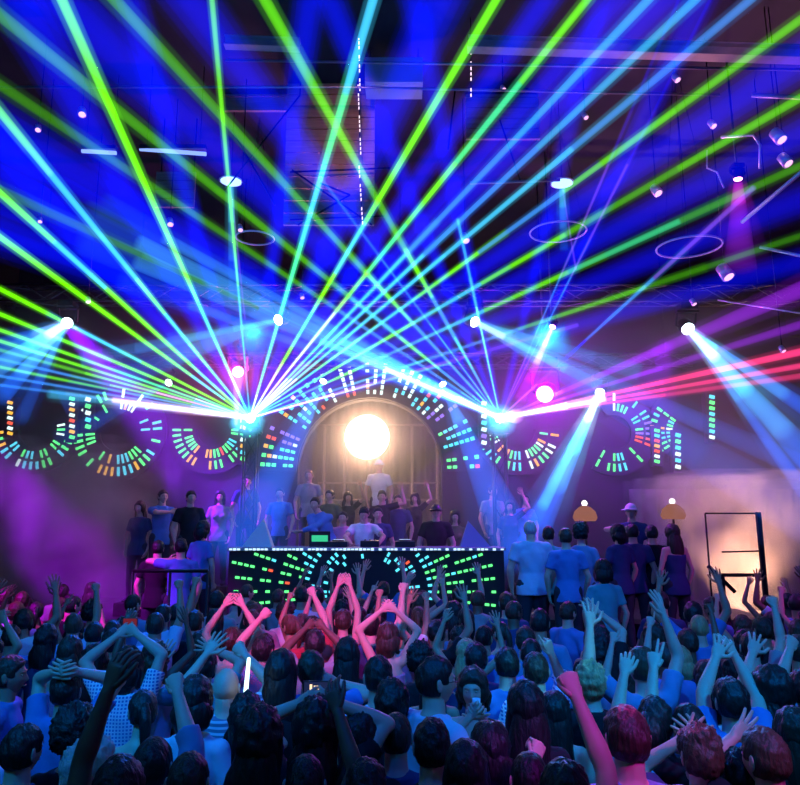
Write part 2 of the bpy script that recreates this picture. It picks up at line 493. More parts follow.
fb = [
    (0, 15, 4.6, .012, .055, [CY, LB, G, CY, OL, OL, OL, OL], fade(.6, .5)),
    (115, 0, 4.4, .012, .050, [CY, LB, LB, G, OL, OL, OL], fade(.6, .5)),
    (265, 0, 4.4, .012, .046, [CY, LB, CY, LB, G, OL, G, G], fade(.6, .5)),
    (0, 85, 4.8, .012, .045, [CY, LB, LB, OL, OL, OL], fade(.5, .3)),
    (0, 190, 5.2, .012, .045, [WH, CY, LB, LB, OL, OL], fade(.7, .2)),
    (330, 345, 11.6, .04, .055, [WH, WH, CY], fade(2.4, .4)),
    (0, 175, 5.4, .02, .10, [WH, CY, CY, LB, LB, B0], fade(1.1, .25)),
    (0, 205, 5.6, .02, .09, [WH, CY, LB, LB, LB, B0], fade(.8, .2)),
    (0, 150, 5.4, .02, .08, [CY, CY, LB, LB, B0], fade(.6, .2)),
    (0, 235, 6.0, .02, .08, [CY, LB, LB, B0], fade(.5, .15)),
    (460, 230, 8.0, .012, .02, [CY, G, CY], fade(.8, .3)),
    (330, 190, 8.0, .010, .02, [CY, CY, LB, LB], fade(.6, .2)),
    (600, 400, 12.0, .035, .05, [WH, PW, PW], fade(2.6, 1.0)),
    (800, 352, 7.0, .012, .045, [PW, RD, RD], fade(1.2, .55)),
    (800, 366, 7.2, .012, .035, [PW, RD, RD], fade(1.0, .45)),
    (800, 376, 7.2, .012, .035, [PW, RD, RD], fade(.7, .25)),
    (800, 290, 6.4, .012, .09, [VI, PU, PU], fade(.5, .28)),
    (800, 325, 6.8, .012, .05, [VI, PU, PU], fade(.5, .2)),
    (740, 200, 6.4, .012, .03, [VI, B0, LB, VI], fade(.6, .3)),
    (700, 20, 6.0, .010, .02, [VI, LB, VI, B0], fade(.4, .2)),
    (670, 20, 6.0, .010, .02, [VI, LB, VI, B0], fade(.4, .15)),
]
# broad deep blue shafts
def broad(rows):
    return [(x, y, Y, .05, r, [B0], fade(l0 + .1, l1)) for (x, y, Y, r, l0, l1) in rows]
ba = broad([
    (440, 0, 5.0, .20, .35, .75), (545, 0, 5.0, .12, .35, .7), (618, 0, 5.0, .11, .3, .7), (700, -40, 5.0, .22, .35, .75),
    (800, 60, 5.0, .17, .35, .7), (800, 135, 5.2, .15, .3, .6), (800, 200, 5.6, .14, .3, .5), (800, 262, 6.0, .12, .3, .45),
    (20, 0, 5.0, .22, .3, .7), (0, 150, 5.4, .2, .3, .65), (310, 0, 5.4, .14, .35, .6), (130, 0, 5.4, .15, .3, .6),
])
bb = broad([
    (60, 0, 5.0, .26, .3, .75), (190, 0, 5.0, .2, .3, .7), (0, 130, 5.4, .22, .3, .75), (0, 230, 6.0, .22, .3, .6),
    (330, 0, 5.2, .13, .3, .6), (410, -20, 5.4, .14, .3, .6), (700, 0, 5.4, .14, .2, .5), (600, 0, 5.4, .12, .2, .4),
])
TW_Y = 13.4
# shafts added toward the camera, shaped to imitate glare at the apertures
fa += [(248, 421, 6.0, .03, .16, [CY], fade(.16, .012)), (262, 410, 8.5, .03, .09, [CY], fade(.14, .01)), (236, 424, 8.5, .03, .09, [CY], fade(.14, .01))]
fb += [(500, 421, 6.0, .03, .16, [CY], fade(.16, .012)), (486, 410, 8.5, .03, .09, [CY], fade(.14, .01)), (516, 416, 8.5, .03, .10, [PW], fade(.14, .01))]
ca, ta = laser(*A0, TW_Y, 'laser projector left of the arch firing green, cyan and blue beams', fan(A0, fa + ba))
cb, tb = laser(*B0P, TW_Y, 'laser projector right of the arch firing blue, cyan and red beams', fan(B0P, fb + bb))

# ------------------------------------------------------------------ trusses
def truss(a, b, w, label, group=None, r=0.022, hang=(), bay=0.45, name='lighting_truss', m=None):
    a, b = V(a), V(b); m = m or STEEL
    t = thing(name, (a + b) / 2, label, 'truss', group)
    d = (b - a); L = d.length; d.normalize()
    u = V((0, 0, 1)) if abs(d.z) < .8 else V((0, 1, 0))
    u = (u - d * u.dot(d)).normalized(); s = d.cross(u)
    cs = [u * w / 2 * i + s * w / 2 * j for i, j in ((1, 1), (1, -1), (-1, -1), (-1, 1))]
    for c in cs: MB().tube([a + c, b + c], r).build('chord', m, t)
    n = max(2, int(L / bay)); mb = MB()
    for k in range(n):
        p0 = a + d * (L * k / n); p1 = a + d * (L * (k + 1) / n)
        for i in range(4):
            c0, c1 = cs[i], cs[(i + 1) % 4]
            if k % 2: c0, c1 = c1, c0
            mb.tube([p0 + c0, p1 + c1], r * .55, n=5, cap=False)
    mb.build('lacing', m, t)
    for h in hang:
        p = a + d * (L * h)
        MB().tube([p + u * w / 2, V((p.x, p.y, HC))], .008, n=5).build('hanger_cable', BLACK, t)
    return t
zt1 = P(400, 323, 12).z + .55
truss((-7.2, 12.1, zt1), (7.2, 12.1, zt1), .3, 'long horizontal truss carrying the upper row of moving lights', hang=(.05, .5, .95))
zt2 = P(400, 383, 14).z + .5
truss((-6, 14.15, zt2), (6, 14.15, zt2), .26, 'horizontal truss just above the arch carrying the lower moving lights', hang=(.04, .96))
for c, wh in ((ca, 'left'), (cb, 'right')):
    top = c.z - .28
    t = truss((c.x, c.y + .2, STG + .03), (c.x, c.y + .2, top - .01), .24, 'slim vertical truss tower holding the laser %s of the arch' % wh, name='truss_tower', m=BLACK)
    MB().box((c.x, c.y + .2, STG + .015), (.5, .5, .03)).build('base_plate', BLACK, t, smooth=False)
    MB().box((c.x, c.y + .2, top - .0), (.34, .34, .02)).build('top_plate', BLACK, t, smooth=False)

# ------------------------------------------------------------------ moving head lights
def moving_head(px, py, Y, aim, label, hang_z=None, size=1.0, lens=None, beams=(), light=None, group=None, cat='stage light'):
    c = P(px, py, Y)
    t = thing('moving_head_light', c, label, cat, group)
    d = (V(aim) - c).normalized(); s_ = size
    back = c - d * .06
    MB().lathe([(.05 * s_, -.20 * s_), (.09 * s_, -.19 * s_), (.115 * s_, -.12 * s_), (.115 * s_, .03 * s_), (.10 * s_, .05 * s_), (.10 * s_, .045 * s_)], back, d).build('lamp_head', BLACK, t)
    MB().lathe([(.095 * s_, .05 * s_), (.088 * s_, .065 * s_), (.05 * s_, .085 * s_), (.01, .09 * s_)], back, d).build('lens', lens or lens_w, t)
    zb = c.z + .27 * s_
    side = d.cross(V((0, 0, 1)))
    side = V((1, 0, 0)) if side.length < .1 else side.normalized()
    yk = MB()
    hc = back - d * .05 * s_
    for sg in (-1, 1):
        yk.tube([V((c.x, c.y, zb)) + side * .15 * s_ * sg, hc + side * .15 * s_ * sg + V((0, 0, .02)), hc + side * .11 * s_ * sg], [.018, .022, .02], n=6)
    yk.box((c.x, c.y, zb), (.34 * s_, .12 * s_, .03 * s_))
    yk.build('yoke', BLACK, t, smooth=False)
    MB().box((c.x, c.y, zb + .07 * s_), (.26 * s_, .26 * s_, .11 * s_), bev=.012).build('base', BLACK, t, smooth=False)
    if hang_z:
        MB().tube([(c.x, c.y, zb + .12 * s_), (c.x, c.y, hang_z)], .016, n=6).build('clamp', STEEL, t)
    for (tx, ty, tY, r0, r1, cols, lv) in beams:
        beam(c + d * .02, P(tx, ty, tY), r0, r1, cols, lv, t, parts=max(4, len(cols)), n=14, tail=off(tx, ty) and tY < 9.5)
    if light:
        col, pw, deg, tg = light
        l = spot(c + d * .12, tg, col, pw, deg, .8, .06)
        l.parent = t; l.matrix_parent_inverse = Matrix.Translation(-V(t.location))
    return t
UL = (0.01, 0.14, 1.0)
ub = zt1 - .15; lb = zt2 - .13
moving_head(67, 323, 12, P(0, 400, 8), 'moving light at the far left end of the upper truss, beams aimed down left', ub,
            beams=[(-30, 385, 9, .06, .16, [WH, CY, LB, LB], fade(.8, .15)), (0, 398, 9, .05, .12, [CY, LB, UL], fade(.8, .2)), (-10, 350, 9, .04, .14, [LB, UL], fade(.4, .1)), (20, 420, 9, .03, .1, [LB, UL], fade(.4, .06))])
moving_head(278, 320, 12, P(150, 365, 10), 'moving light on the upper truss above the left laser, beams aimed left', ub,
            beams=[(120, 372, 10.5, .05, .3, [LB, LB, UL], fade(.5, .08)), (80, 360, 10.5, .04, .12, [CY, LB], fade(.5, .15)), (60, 400, 10.5, .04, .25, [LB, UL], fade(.3, .08))])
moving_head(475, 322, 12, P(600, 385, 10), 'moving light on the upper truss above the right laser, beams aimed right', ub,
            beams=[(600, 386, 11, .05, .10, [WH, CY, LB], fade(.8, .4)), (640, 372, 10.5, .04, .14, [CY, LB], fade(.5, .15)), (810, 520, 9.0, .04, .34, [LB, UL, UL], fade(.3, .2)), (810, 470, 9.0, .04, .16, [LB, UL], fade(.3, .18))])
moving_head(688, 329, 12, P(800, 440, 9), 'moving light at the far right end of the upper truss, twin beams aimed down right', ub, size=1.15,
            beams=[(830, 480, 9, .06, .20, [WH, CY, LB, UL], fade(1.0, .35)), (830, 425, 9, .04, .12, [CY, LB, UL], fade(.8, .35)), (810, 500, 9, .03, .10, [LB, UL], fade(.5, .3))])
moving_head(168, 383, 14, P(100, 430, 12), 'small moving light on the lower truss, furthest left', lb, .75, beams=[(60, 440, 12, .03, .2, [LB, UL], fade(.3, .06))])
moving_head(323, 382, 14, P(260, 520, 12), 'small moving light on the lower truss at the left shoulder of the arch', lb, .75,
            beams=[(235, 560, 11.9, .04, .55, [LB, UL, UL, UL], fade(.6, .38))], light=(BLUE, 200, 30, P(250, 540, 11.8)))
moving_head(443, 385, 14, P(500, 520, 12), 'small moving light on the lower truss at the right shoulder of the arch', lb, .75,
            beams=[(522, 560, 11.9, .04, .45, [LB, UL, UL, UL], fade(.6, .42))], light=(BLUE, 200, 30, P(510, 540, 11.8)))
moving_head(600, 393, 14, P(545, 500, 11), 'bright moving light on the lower truss, furthest right, beam aimed down left', lb, 1.0,
            beams=[(536, 530, 10.6, .05, .22, [WH, CY, LB, UL], fade(1.2, .3)), (515, 560, 10.4, .04, .12, [CY, CY, UL], fade(.8, .15))], light=(CYAN, 300, 22, P(540, 540, 10)))
moving_head(238, 372, 12.6, P(238, 410, 10.5), 'pink lit moving light just above the left laser', HC - .02, 1.1, lens_p, beams=[(236, 425, 12.3, .10, .03, [PW, MAG], .5)])
moving_head(552, 328, 11.6, P(520, 400, 11), 'small pink moving light right of the upper centre, narrow beam downwards', HC - .02, .55, lens_p, beams=[(520, 400, 11.2, .03, .1, [PW, MAG], fade(.8, .1))])
moving_head(545, 394, 12.4, P(520, 420, 10.5), 'magenta flood lamp glowing between the two lower right lights', HC - .02, 1.6, lens_p, light=((.6, 0, 1), 500, 100, P(570, 420, 14.5)))
moving_head(738, 181, 9, P(738, 260, 9), 'purple ceiling moving light hanging high on the right side', HC - .02, .6, lens_p, beams=[(740, 270, 9, .06, .22, [MAG, PU, PU], fade(.5, .12))])

# saucer lamps with a thin column of light
for (px, py, Y, lab, yb) in ((231, 181, 10, 'flat white saucer lamp hanging above the left laser', 300), (562, 183, 10, 'flat white saucer lamp hanging above the right side of the stage', 250)):
    c = P(px, py, Y)
    t = thing('saucer_lamp', c, lab, 'lamp')
    MB().lathe([(.03, .05), (.10, .03), (.18, .005), (.18, -.005), (.08, -.02)], c, n=24).build('lamp_shade', mat('saucer_white', (.7, .75, .8), .4), t)
    MB().lathe([(.16, -.008), (.06, -.03), (.02, -.06)], c).build('diffuser', emit('saucer_glow', (.3, .6, 1), 2.5), t)
    MB().tube([c + V((0, 0, .05)), V((c.x, c.y, HC))], .006, n=5).build('cord', BLACK, t)
    beam(c + V((0, 0, -.06)), P(px + 2, yb, Y), .05, .07, [CY, LB, UL], fade(.5, .15), t, parts=3)
    beam(c + V((0, 0, -.06)), P(px + 14, yb + 20, Y), .01, .015, [VI], .2, t)

# ------------------------------------------------------------------ LED rings
led = {
    'g': emit('led_green', (0.12, 1.0, 0.25), 1.6), 'c': emit('led_cyan', (0.10, 0.75, 1.0), 1.5), 'w': emit('led_white', (0.7, 0.95, 0.9), 1.6),
    'r': emit('led_red', (1.0, 0.12, 0.06), 1.3), 'o': emit('led_orange', (1.0, 0.5, 0.05), 1.4), 'v': emit('led_violet', (0.35, 0.2, 1.0), 1.2)}
LK = list(led)
def led_ring(px, py, Y, r_in, r_out, a0, a1, rows, label, seed, palette, lit=0.75, step=7.5, name='led_ring', cat='LED ring', panel=True, wall_y=None):
    rnd = random.Random(seed); c = P(px, py, Y)
    t = thing(name, c, label, cat)
    if panel:
        b = MB(); n = 48; ri, ro = r_in - .06, r_out + .06
        vs = []; fs = []; A0_, A1_ = R(a0 - 3), R(a1 + 3)
        for i in range(n + 1):
            a = A0_ + (A1_ - A0_) * i / n
            for (rr, yy) in ((ri, 0), (ro, 0), (ro, .08), (ri, .08)):
                vs.append(c + V((rr * math.cos(a), yy, rr * math.sin(a))))
        for i in range(n):
            for j in range(4):
                fs.append((4 * i + j, 4 * i + (j + 1) % 4, 4 * i + 4 + (j + 1) % 4, 4 * i + 4 + j))
        fs += [(3, 2, 1, 0), (4 * n, 4 * n + 1, 4 * n + 2, 4 * n + 3)]
        b.add(vs, fs); b.build('panel', DARK, t, smooth=False)
    mb = MB(); dr = (r_out - r_in) / rows; a = a0
    while a <= a1:
        on = rnd.random() < lit
        seg_col = palette[int((a - a0) / max(1, (a1 - a0)) * len(palette) * .999)]
        for k in range(rows):
            if not on or rnd.random() < .18: continue
            rr = r_in + dr * (k + .5); ar = R(a)
            ch = seg_col if rnd.random() < .84 else rnd.choice('gcwro')
            p = c + V((rr * math.cos(ar), -.012, rr * math.sin(ar)))
            rot = Matrix.Rotation(-ar, 3, 'Y')
            mb.box(p, (dr * .74, .02, max(.042, rr * R(step) * .40)), rot, mi=LK.index(ch))
        a += step
    mb.build('dot_pattern', [led[k] for k in LK], t, smooth=False)
    return t
YW = 14.49
def led_column(px, y0, y1, n, palette, label):
    YC = YW - .1; a, b = P(px, y0, YC), P(px, y1, YC); t = thing('led_strip', b, label, 'LED strip')
    MB().box(((a.x + b.x) / 2, YC + .105, (a.z + b.z) / 2), (.22, .19, a.z - b.z + .1)).build('panel', DARK, t, smooth=False)
    for i in range(n):
        p = a.lerp(b, (i + .5) / n)
        MB().box((p.x, YC, p.z), (.11, .03, (a.z - b.z) / n * .6), Matrix.Rotation(.25, 3, 'Y'), bev=.01).build('lamp', led[palette[i % len(palette)]], t, smooth=False)
led_column(10, 400, 436, 7, 'owowrwo', 'vertical LED strip in orange and white at the left edge')
led_column(72, 396, 440, 8, 'gwowrwog', 'vertical LED strip of mixed colours right of the far left ring')
led_column(88, 396, 430, 5, 'wgwcg', 'vertical LED strip left of the purple haze')
led_column(657, 428, 464, 7, 'gcrorwg', 'vertical LED strip with red and orange lamps on the right')
led_column(678, 432, 470, 6, 'cgcwcw', 'vertical LED strip of cyan lamps next to the red one')
led_column(712, 394, 440, 8, 'cggcggcw', 'green vertical LED strip furthest right')
led_column(243, 418, 462, 7, 'orgwocg', 'vertical LED strip beside the left truss tower')
led_column(484, 400, 446, 7, 'wvwcwvw', 'pale vertical LED strip beside the right truss tower')
led_ring(370, 470, 14.49, RI + .08, RO, 2, 178, 6, 'large half round LED arch framing the bright stage recess', 3, 'gcvcwwwwccvg', .9, 5.0, name='led_arch', cat='LED arch')
led_ring(36, 430, YW, .42, .85, -176, 12, 2, 'LED ring of cyan and green dashes at the far left wall', 5, 'ocgcgcgo', .97, 10.4)
led_ring(118, 432, YW, .45, .95, -175, 150, 2, 'LED ring with a white top arc beside the purple haze', 8, 'ggocggccwwgg', .75, 9)
led_ring(212, 430, YW, .38, .85, -180, 0, 2, 'LED ring of green and orange dashes behind the left laser', 13, 'ggooggcg', .97, 9)
led_ring(518, 430, YW, .42, .88, -170, 0, 2, 'LED ring of pale green dashes below the right laser', 17, 'gcgcwgwo', .97, 9)
led_ring(614, 432, YW, .42, .85, -120, 110, 2, 'LED ring of sparse violet and green dashes in the purple haze', 19, 'gcgrvcgw', .7, 9)
led_ring(690, 432, YW, .35, .85, 112, 218, 3, 'part of an LED ring of bright green and cyan dashes at the right wall', 23, 'wogcggccgg', .85, 10)

# arch rim and mullions in the recess
t = thing('stage_lamp', P(367, 437, 15.6), 'dazzling warm white floodlight in the middle of the arch', 'stage light')
c = P(367, 437, 15.6)
MB().lathe([(.51, .0), (.53, .03), (.5, .12), (.3, .28), (.08, .32)], c, (0, 1, 0), n=28).build('reflector', BLACK, t)
MB().lathe([(.50, .0), (.46, -.03), (.2, -.08), (.02, -.09)], c, (0, 1, 0), n=28).build('bulb', emit('flood_warm', (1.0, .84, .62), 9), t)
MB().tube([c + V((0, .15, -.3)), V((c.x, c.y + .15, STG + .02))], .03).box((c.x, c.y + .15, STG + .015), (.6, .6, .03)).build('stand', BLACK, t, smooth=False)
beam(P(367, 437, 15.55), P(366, 440, 11.6), .35, 1.15, [(1.0, .62, .38)], fade(.75, .05), t, n=32, parts=7, soft=((.55, .9),))  # glowing cone added to imitate the warm glow round the lamp
fr = mat('pale_frame', (.45, .36, .34), .6)
t = thing('window_screen', P(410, 460, 16.4), 'pale framed screen standing in the stage recess behind the lamp', 'screen')
for px in (325, 345, 412, 437):
    a = P(px, 425, 16.4); MB().tube([(a.x, 16.4, STG), (a.x, 16.4, a.z)], .035, n=6).build('post', fr, t)
for py in (425, 483, 500):
    a, b = P(318, py, 16.4), P(440, py, 16.4); MB().tube([a, b], .028, n=6).build('rail', fr, t)

# ------------------------------------------------------------------ booth
BY = 11.2
bl, br = P(229, 548, BY), P(504, 548, BY)
BT = bl.z
bcx, bw = (bl.x + br.x) / 2, br.x - bl.x
t = thing('dj_booth', (bcx, BY + .4, STG), 'wide DJ booth whose front is covered with radiating green and cyan LEDs', 'booth')
MB().box((bcx, BY + .1, (STG + BT) / 2 - .02), (bw, .16, BT - STG - .06), bev=.01).build('front_panel', DARK, t, smooth=False)
for sx in (-1, 1):
    MB().box((bcx + sx * (bw / 2 - .04), BY + .48, (STG + BT) / 2 - .02), (.08, .6, BT - STG - .06), bev=.01).build('side_panel', DARK, t, smooth=False)
MB().box((bcx, BY + .42, BT - .02), (bw + .06, .86, .05), bev=.012).build('tabletop', mat('booth_top', (.35, .38, .45), .25), t, smooth=False)
mb = MB(); oc = P(368, 592, BY); rnd = random.Random(4)
for ang in [x * 6.2 for x in range(-1, 31)]:
    for k in range(3, 24):
        rr = .28 + k * .098
        ar = R(ang); p = oc + V((rr * math.cos(ar), 0, rr * math.sin(ar) * .95))
        if not (bl.x + .08 < p.x < br.x - .08 and STG + .06 < p.z < BT - .09): continue
        if k % 3 == 0 and rnd.random() < .6 or rnd.random() < .12: continue
        dx = abs(p.x - oc.x)
        ch = 'c' if dx < 1.0 else 'g'
        if rnd.random() < .10: ch = rnd.choice('cgr')
        if dx < .75 and rnd.random() < .5: continue
        mb.box((p.x, BY + .012, p.z), (.066, .02, .036), Matrix.Rotation(-ar, 3, 'Y'), mi=LK.index(ch))
mb.build('dot_pattern', [led[k] for k in LK], t, smooth=False)
rail = MB(); rnd = random.Random(9)
for i in range(70):
    x = bl.x + bw * (i + .5) / 70
    if rnd.random() < .75: rail.box((x, BY - .015, BT - .02), (bw / 95, .014, .02 + rnd.random() * .015))
rail.build('edge_lights', emit('edge_lights', (.5, .75, 1.0), 1.6), t, smooth=False)
# gear on the booth
def top_item(name, px, w_, d_, h_, m_, label, cat, extra=None):
    x = P(px, 548, BY + .35).x; z = BT + .006
    t = thing(name, (x, BY + .38, z), label, cat)
    MB().box((x, BY + .38, z + h_ / 2), (w_, d_, h_), bev=.008).build('body', m_, t, smooth=False)
    return t, x, z
gear = mat('gear_black', (.02, .02, .025), .4)
for px, lab in ((338, 'black media player left of the DJ'), (405, 'black media player right of the DJ')):
    t, x, z = top_item('media_player', px, .32, .38, .09, gear, lab, 'player')
    MB().lathe([(.1, 0), (.1, .02), (.09, .025)], (x, BY + .36, z + .088)).build('jog_wheel', STEEL, t)
    MB().box((x, BY + .52, z + .1), (.18, .02, .03), Matrix.Rotation(R(20), 3, 'X')).build('display', emit('small_display', (.5, .7, 1), 1.2), t, smooth=False)
t, x, z = top_item('mixer', 370, .3, .36, .1, gear, 'black DJ mixer between the two media players', 'mixer')
for i in range(3):
    for j in range(3): MB().lathe([(.014, 0), (.012, .02)], (x - .08 + i * .08, BY + .29 + j * .085, z + .098), n=8).build('knob', STEEL, t)
# laptop with green screen (in front of the leaning man)
c = P(321, 533, BY + .5)
t = thing('laptop', (c.x, BY + .5, BT), 'laptop with a glowing green screen on the left half of the booth', 'laptop')
MB().box((c.x, BY + .45, BT + .018), (.34, .24, .02), bev=.004).build('keyboard_base', gear, t, smooth=False)
rot = Matrix.Rotation(R(12), 3, 'X')
MB().box((c.x, BY + .34, BT + .14), (.34, .014, .23), rot, bev=.003).build('lid', gear, t, smooth=False)
MB().box((c.x, BY + .328, BT + .14), (.26, .008, .10), rot).build('screen', emit('green_screen', (.05, .7, .35), .9), t, smooth=False)
# wedge shaped monitors
for pts, Yd, m_, lab in (([(243, 548), (273, 548), (264, 520)], .42, mat('wedge_pale', (.9, .9, .95), .5), 'pale wedge shaped stand on the left end of the booth'),
                         ([(460, 548), (490, 548), (468, 522)], .42, mat('wedge_blue', (.25, .3, .6), .5), 'blue wedge shaped stand on the right end of the booth')):
    q = [P(x, y, BY + Yd) for x, y in pts]; dz = BT + .006 - q[0].z
    q = [p + V((0, 0, dz)) for p in q]
    vs = [p + V((0, -.12, 0)) for p in q[:2]] + [q[2] + V((0, -.02, 0))] + [p + V((0, .14, 0)) for p in q[:2]] + [q[2] + V((0, .04, 0))]
    b = MB(); b.add(vs, [(0, 1, 2), (3, 5, 4), (0, 3, 4, 1), (1, 4, 5, 2), (0, 2, 5, 3)])
    tag(b.build('wedge_monitor', m_, smooth=False, origin=q[0]), lab, 'monitor')
# ------------------------------------------------------------------ steel railing frame right
def rail_frame():
    Y = 10.6; a = P(758, 512, Y)
    t = thing('steel_railing', (a.x, Y, 0), 'dark square railing post with cross rails against the warm haze', 'railing')
    MB().box((a.x, Y, a.z / 2), (.06, .06, a.z)).build('post', BLACK, t, smooth=False)
    b = P(722, 575, Y)
    MB().box(((a.x + b.x) / 2, Y, b.z), (a.x - b.x, .05, .05)).build('rail', BLACK, t, smooth=False)
    MB().box((b.x, Y, b.z / 2), (.05, .05, b.z)).build('post', BLACK, t, smooth=False)
    c_ = P(722, 552, Y); MB().tube([(a.x, Y, P(758, 551, Y).z), (c_.x, Y, c_.z)], .012).build('rail', BLACK, t)
    c_ = P(705, 512, Y); MB().tube([(a.x, Y, a.z - .02), (c_.x, Y, a.z - .02)], .012).build('rail', BLACK, t)
    MB().tube([(c_.x, Y, 0), (c_.x, Y, a.z - .02)], .014).build('post', BLACK, t)
    e = P(708, 566, Y); f = P(735, 592, Y); MB().tube([e, f], .03).build('brace', BLACK, t)
rail_frame()
def small_rail():
    Y = 9.15; a, b = P(133, 571, Y), P(208, 571, Y)
    t = thing('steel_railing', ((a.x + b.x) / 2, Y, 0), 'low dark handrail in front of the riser left of the booth', 'railing')
    MB().tube([a, b], .022).build('rail', BLACK, t)
    for x in (a.x, (a.x + b.x) / 2, b.x): MB().tube([(x, Y, 0), (x, Y, a.z)], .018).build('post', BLACK, t)
small_rail()
# dome lamps
for px, py, lab in ((585, 515, 'orange glowing dome lamp with a white tip behind the guests'), (673, 513, 'peach dome lamp with a white tip in the warm haze')):
    Y = 11.7; c = P(px, py, Y)
    t = thing('dome_lamp', (c.x, Y, c.z), lab, 'lamp')
    MB().lathe([(.17, -.10), (.20, -.04), (.17, .06), (.09, .13), (.02, .155)], c, n=20).build('lamp_shade', emit('dome_glow', (1.0, .38, .26), .30), t)
    MB().ell(c + V((0, 0, .19)), (.05, .05, .05)).build('finial', emit('dome_tip', (1, .9, .9), 2), t)
    MB().tube([(c.x, Y, STG if px < 640 else 0), (c.x, Y, c.z - .1)], .02).build('pole', BLACK, t)

# ------------------------------------------------------------------ ceiling steel, panels and hanging gear
pinksteel = mat('primer_steel', (.42, .30, .30), .55, .2, noise_s=6, noise_a=.3)
def ibeam(a, b, h, w_, label, m_=pinksteel, name='steel_beam'):
    a, b = V(a), V(b); mid = (a + b) / 2; d = b - a; L = d.length
    ang = math.atan2(d.y, d.x); tilt = math.atan2(d.z, math.hypot(d.x, d.y))
    rot = Matrix.Rotation(ang, 3, 'Z') @ Matrix.Rotation(-tilt, 3, 'Y')
    mb = MB()
    mb.box(mid, (L, .02, h), rot).box(mid + rot @ V((0, 0, h / 2)), (L, w_, .02), rot).box(mid + rot @ V((0, 0, -h / 2)), (L, w_, .02), rot)
    return tag(mb.build(name, m_, smooth=False, origin=mid), label, 'beam')
def pipe(pts, r, label, m_=None, name='ceiling_pipe'):
    return tag(MB().tube(pts, r, n=6).build(name, m_ or mat('pipe_grey', (.3, .27, .33), .4, .5), origin=V(pts[0])), label, 'pipe')
ibeam(P(468, 44, 7.6), P(850, 56, 7.0), .14, .14, 'pinkish steel ceiling beam crossing the upper right corner')
ibeam(P(225, 42, 8.2), P(300, 45, 8.2), .12, .12, 'short brown steel beam at the top left of the plank panel')
pipe([P(225, 60, 8.4), P(820, 70, 7.8)], .018, 'thin pipe just below the pinkish ceiling beam')
pipe([P(-20, 87, 8.4), P(340, 87, 8.4), P(720, 95, 8.0)], .016, 'long thin pipe running across the whole ceiling')
pipe([P(752, 95, 8.0), P(830, 99, 7.8)], .03, 'short pale pipe at the right edge of the ceiling')
pipe([P(470, 183, 9.5), P(560, 180, 9.5)], .022, 'pale thin pipe left of the right saucer lamp')
plank = mat('plank', (.30, .19, .15), .7, noise_s=3, noise_a=.4, bump=.2, stretch=(1, 1, 12))
def plank_panel(x0, y0, x1, y1, Y, label, n=12, name='plank_panel'):
    a, b = P(x0, y0, Y), P(x1, y1, Y); mb = MB(); h = (a.z - b.z) / n
    for i in range(n): mb.box(((a.x + b.x) / 2, Y, b.z + h * (i + .5)), (b.x - a.x, .05, h * .9))
    t = thing(name, ((a.x + b.x) / 2, Y, b.z), label, 'panel')
    mb.build('planks', plank, t, smooth=False)
    for x in (a.x + .05, b.x - .05): MB().tube([(x, Y + .05, b.z), (x, Y + .05, HC)], .012, n=5).build('hanger', BLACK, t)
    return a, b
plank_panel(288, 84, 374, 226, 9.6, 'brown plank panel hanging high above the stage centre')
plank_panel(228, 40, 303, 112, 9.9, 'brown slatted panel left of the hanging plank panel', 5)
plank_panel(465, 88, 540, 140, 9.9, 'purple lit slatted panel right of the hanging duct', 5)
plank_panel(157, 172, 194, 208, 10.5, 'small square brown panel high on the left side', 4)
a, b = P(365, 57, 8.6), P(423, 82, 8.6)
t = thing('ceiling_duct', ((a.x + b.x) / 2, 8.8, b.z), 'purple lit rectangular duct hanging above the plank panel', 'duct')
MB().box(((a.x + b.x) / 2, 8.8, (a.z + b.z) / 2), (b.x - a.x, .4, a.z - b.z), bev=.01).build('duct_body', mat('duct', (.45, .4, .5), .5, .2), t, smooth=False)
for x in (a.x + .06, b.x - .06): MB().tube([(x, 8.8, a.z), (x, 8.8, HC)], .008, n=5).build('hanger', BLACK, t)
# black bracing in front of the plank panel
t = thing('cross_brace', P(330, 150, 9.4), 'black zigzag bracing in front of the plank panel', 'bracing')
for p, q in (((225, 190), (300, 95)), ((292, 170), (372, 225)), ((298, 225), (350, 195)), ((350, 195), (320, 183)), ((232, 130), (275, 205)), ((290, 172), (390, 168)), ((290, 220), (385, 216)), ((455, 90), (448, 150)), ((500, 120), (520, 180))):
    MB().tube([P(*p, 9.4), P(*q, 9.4)], .014, n=6).build('strut', BLACK, t)
# vertical chains; their lit look is put in as emission
chainm = emit('chain_glow', (1.0, .75, .9), 1.6)
for (x0, y0, x1, y1, Y, lab) in ((358, 0, 360, 92, 8.6, 'upper white chain beside the duct, lit look put in as glow'), (358, 84, 361, 160, 9.3, 'white chain in front of the plank panel, lit look added as glow'), (359, 165, 363, 230, 9.3, 'lower end of the white chain by the plank panel, lit look added'), (471, 45, 471, 98, 8.2, 'dotted chain under the end of the pinkish beam, lit look added')):
    t = thing('lit_chain', P(x0, y0, Y), lab, 'chain')
    p, q = P(x0, y0, Y), P(x1, y1, Y)
    MB().tube([V((p.x, p.y, HC)), p, q], .005, n=4).build('cord', BLACK, t)
    mb = MB(); n = max(8, int((p - q).length / .07))
    for i in range(n):
        if (i * 7 + x0) % 5: mb.box(p.lerp(q, (i + .5) / n), (.014, .014, .045))
    mb.build('glow_beads', chainm, t, smooth=False)
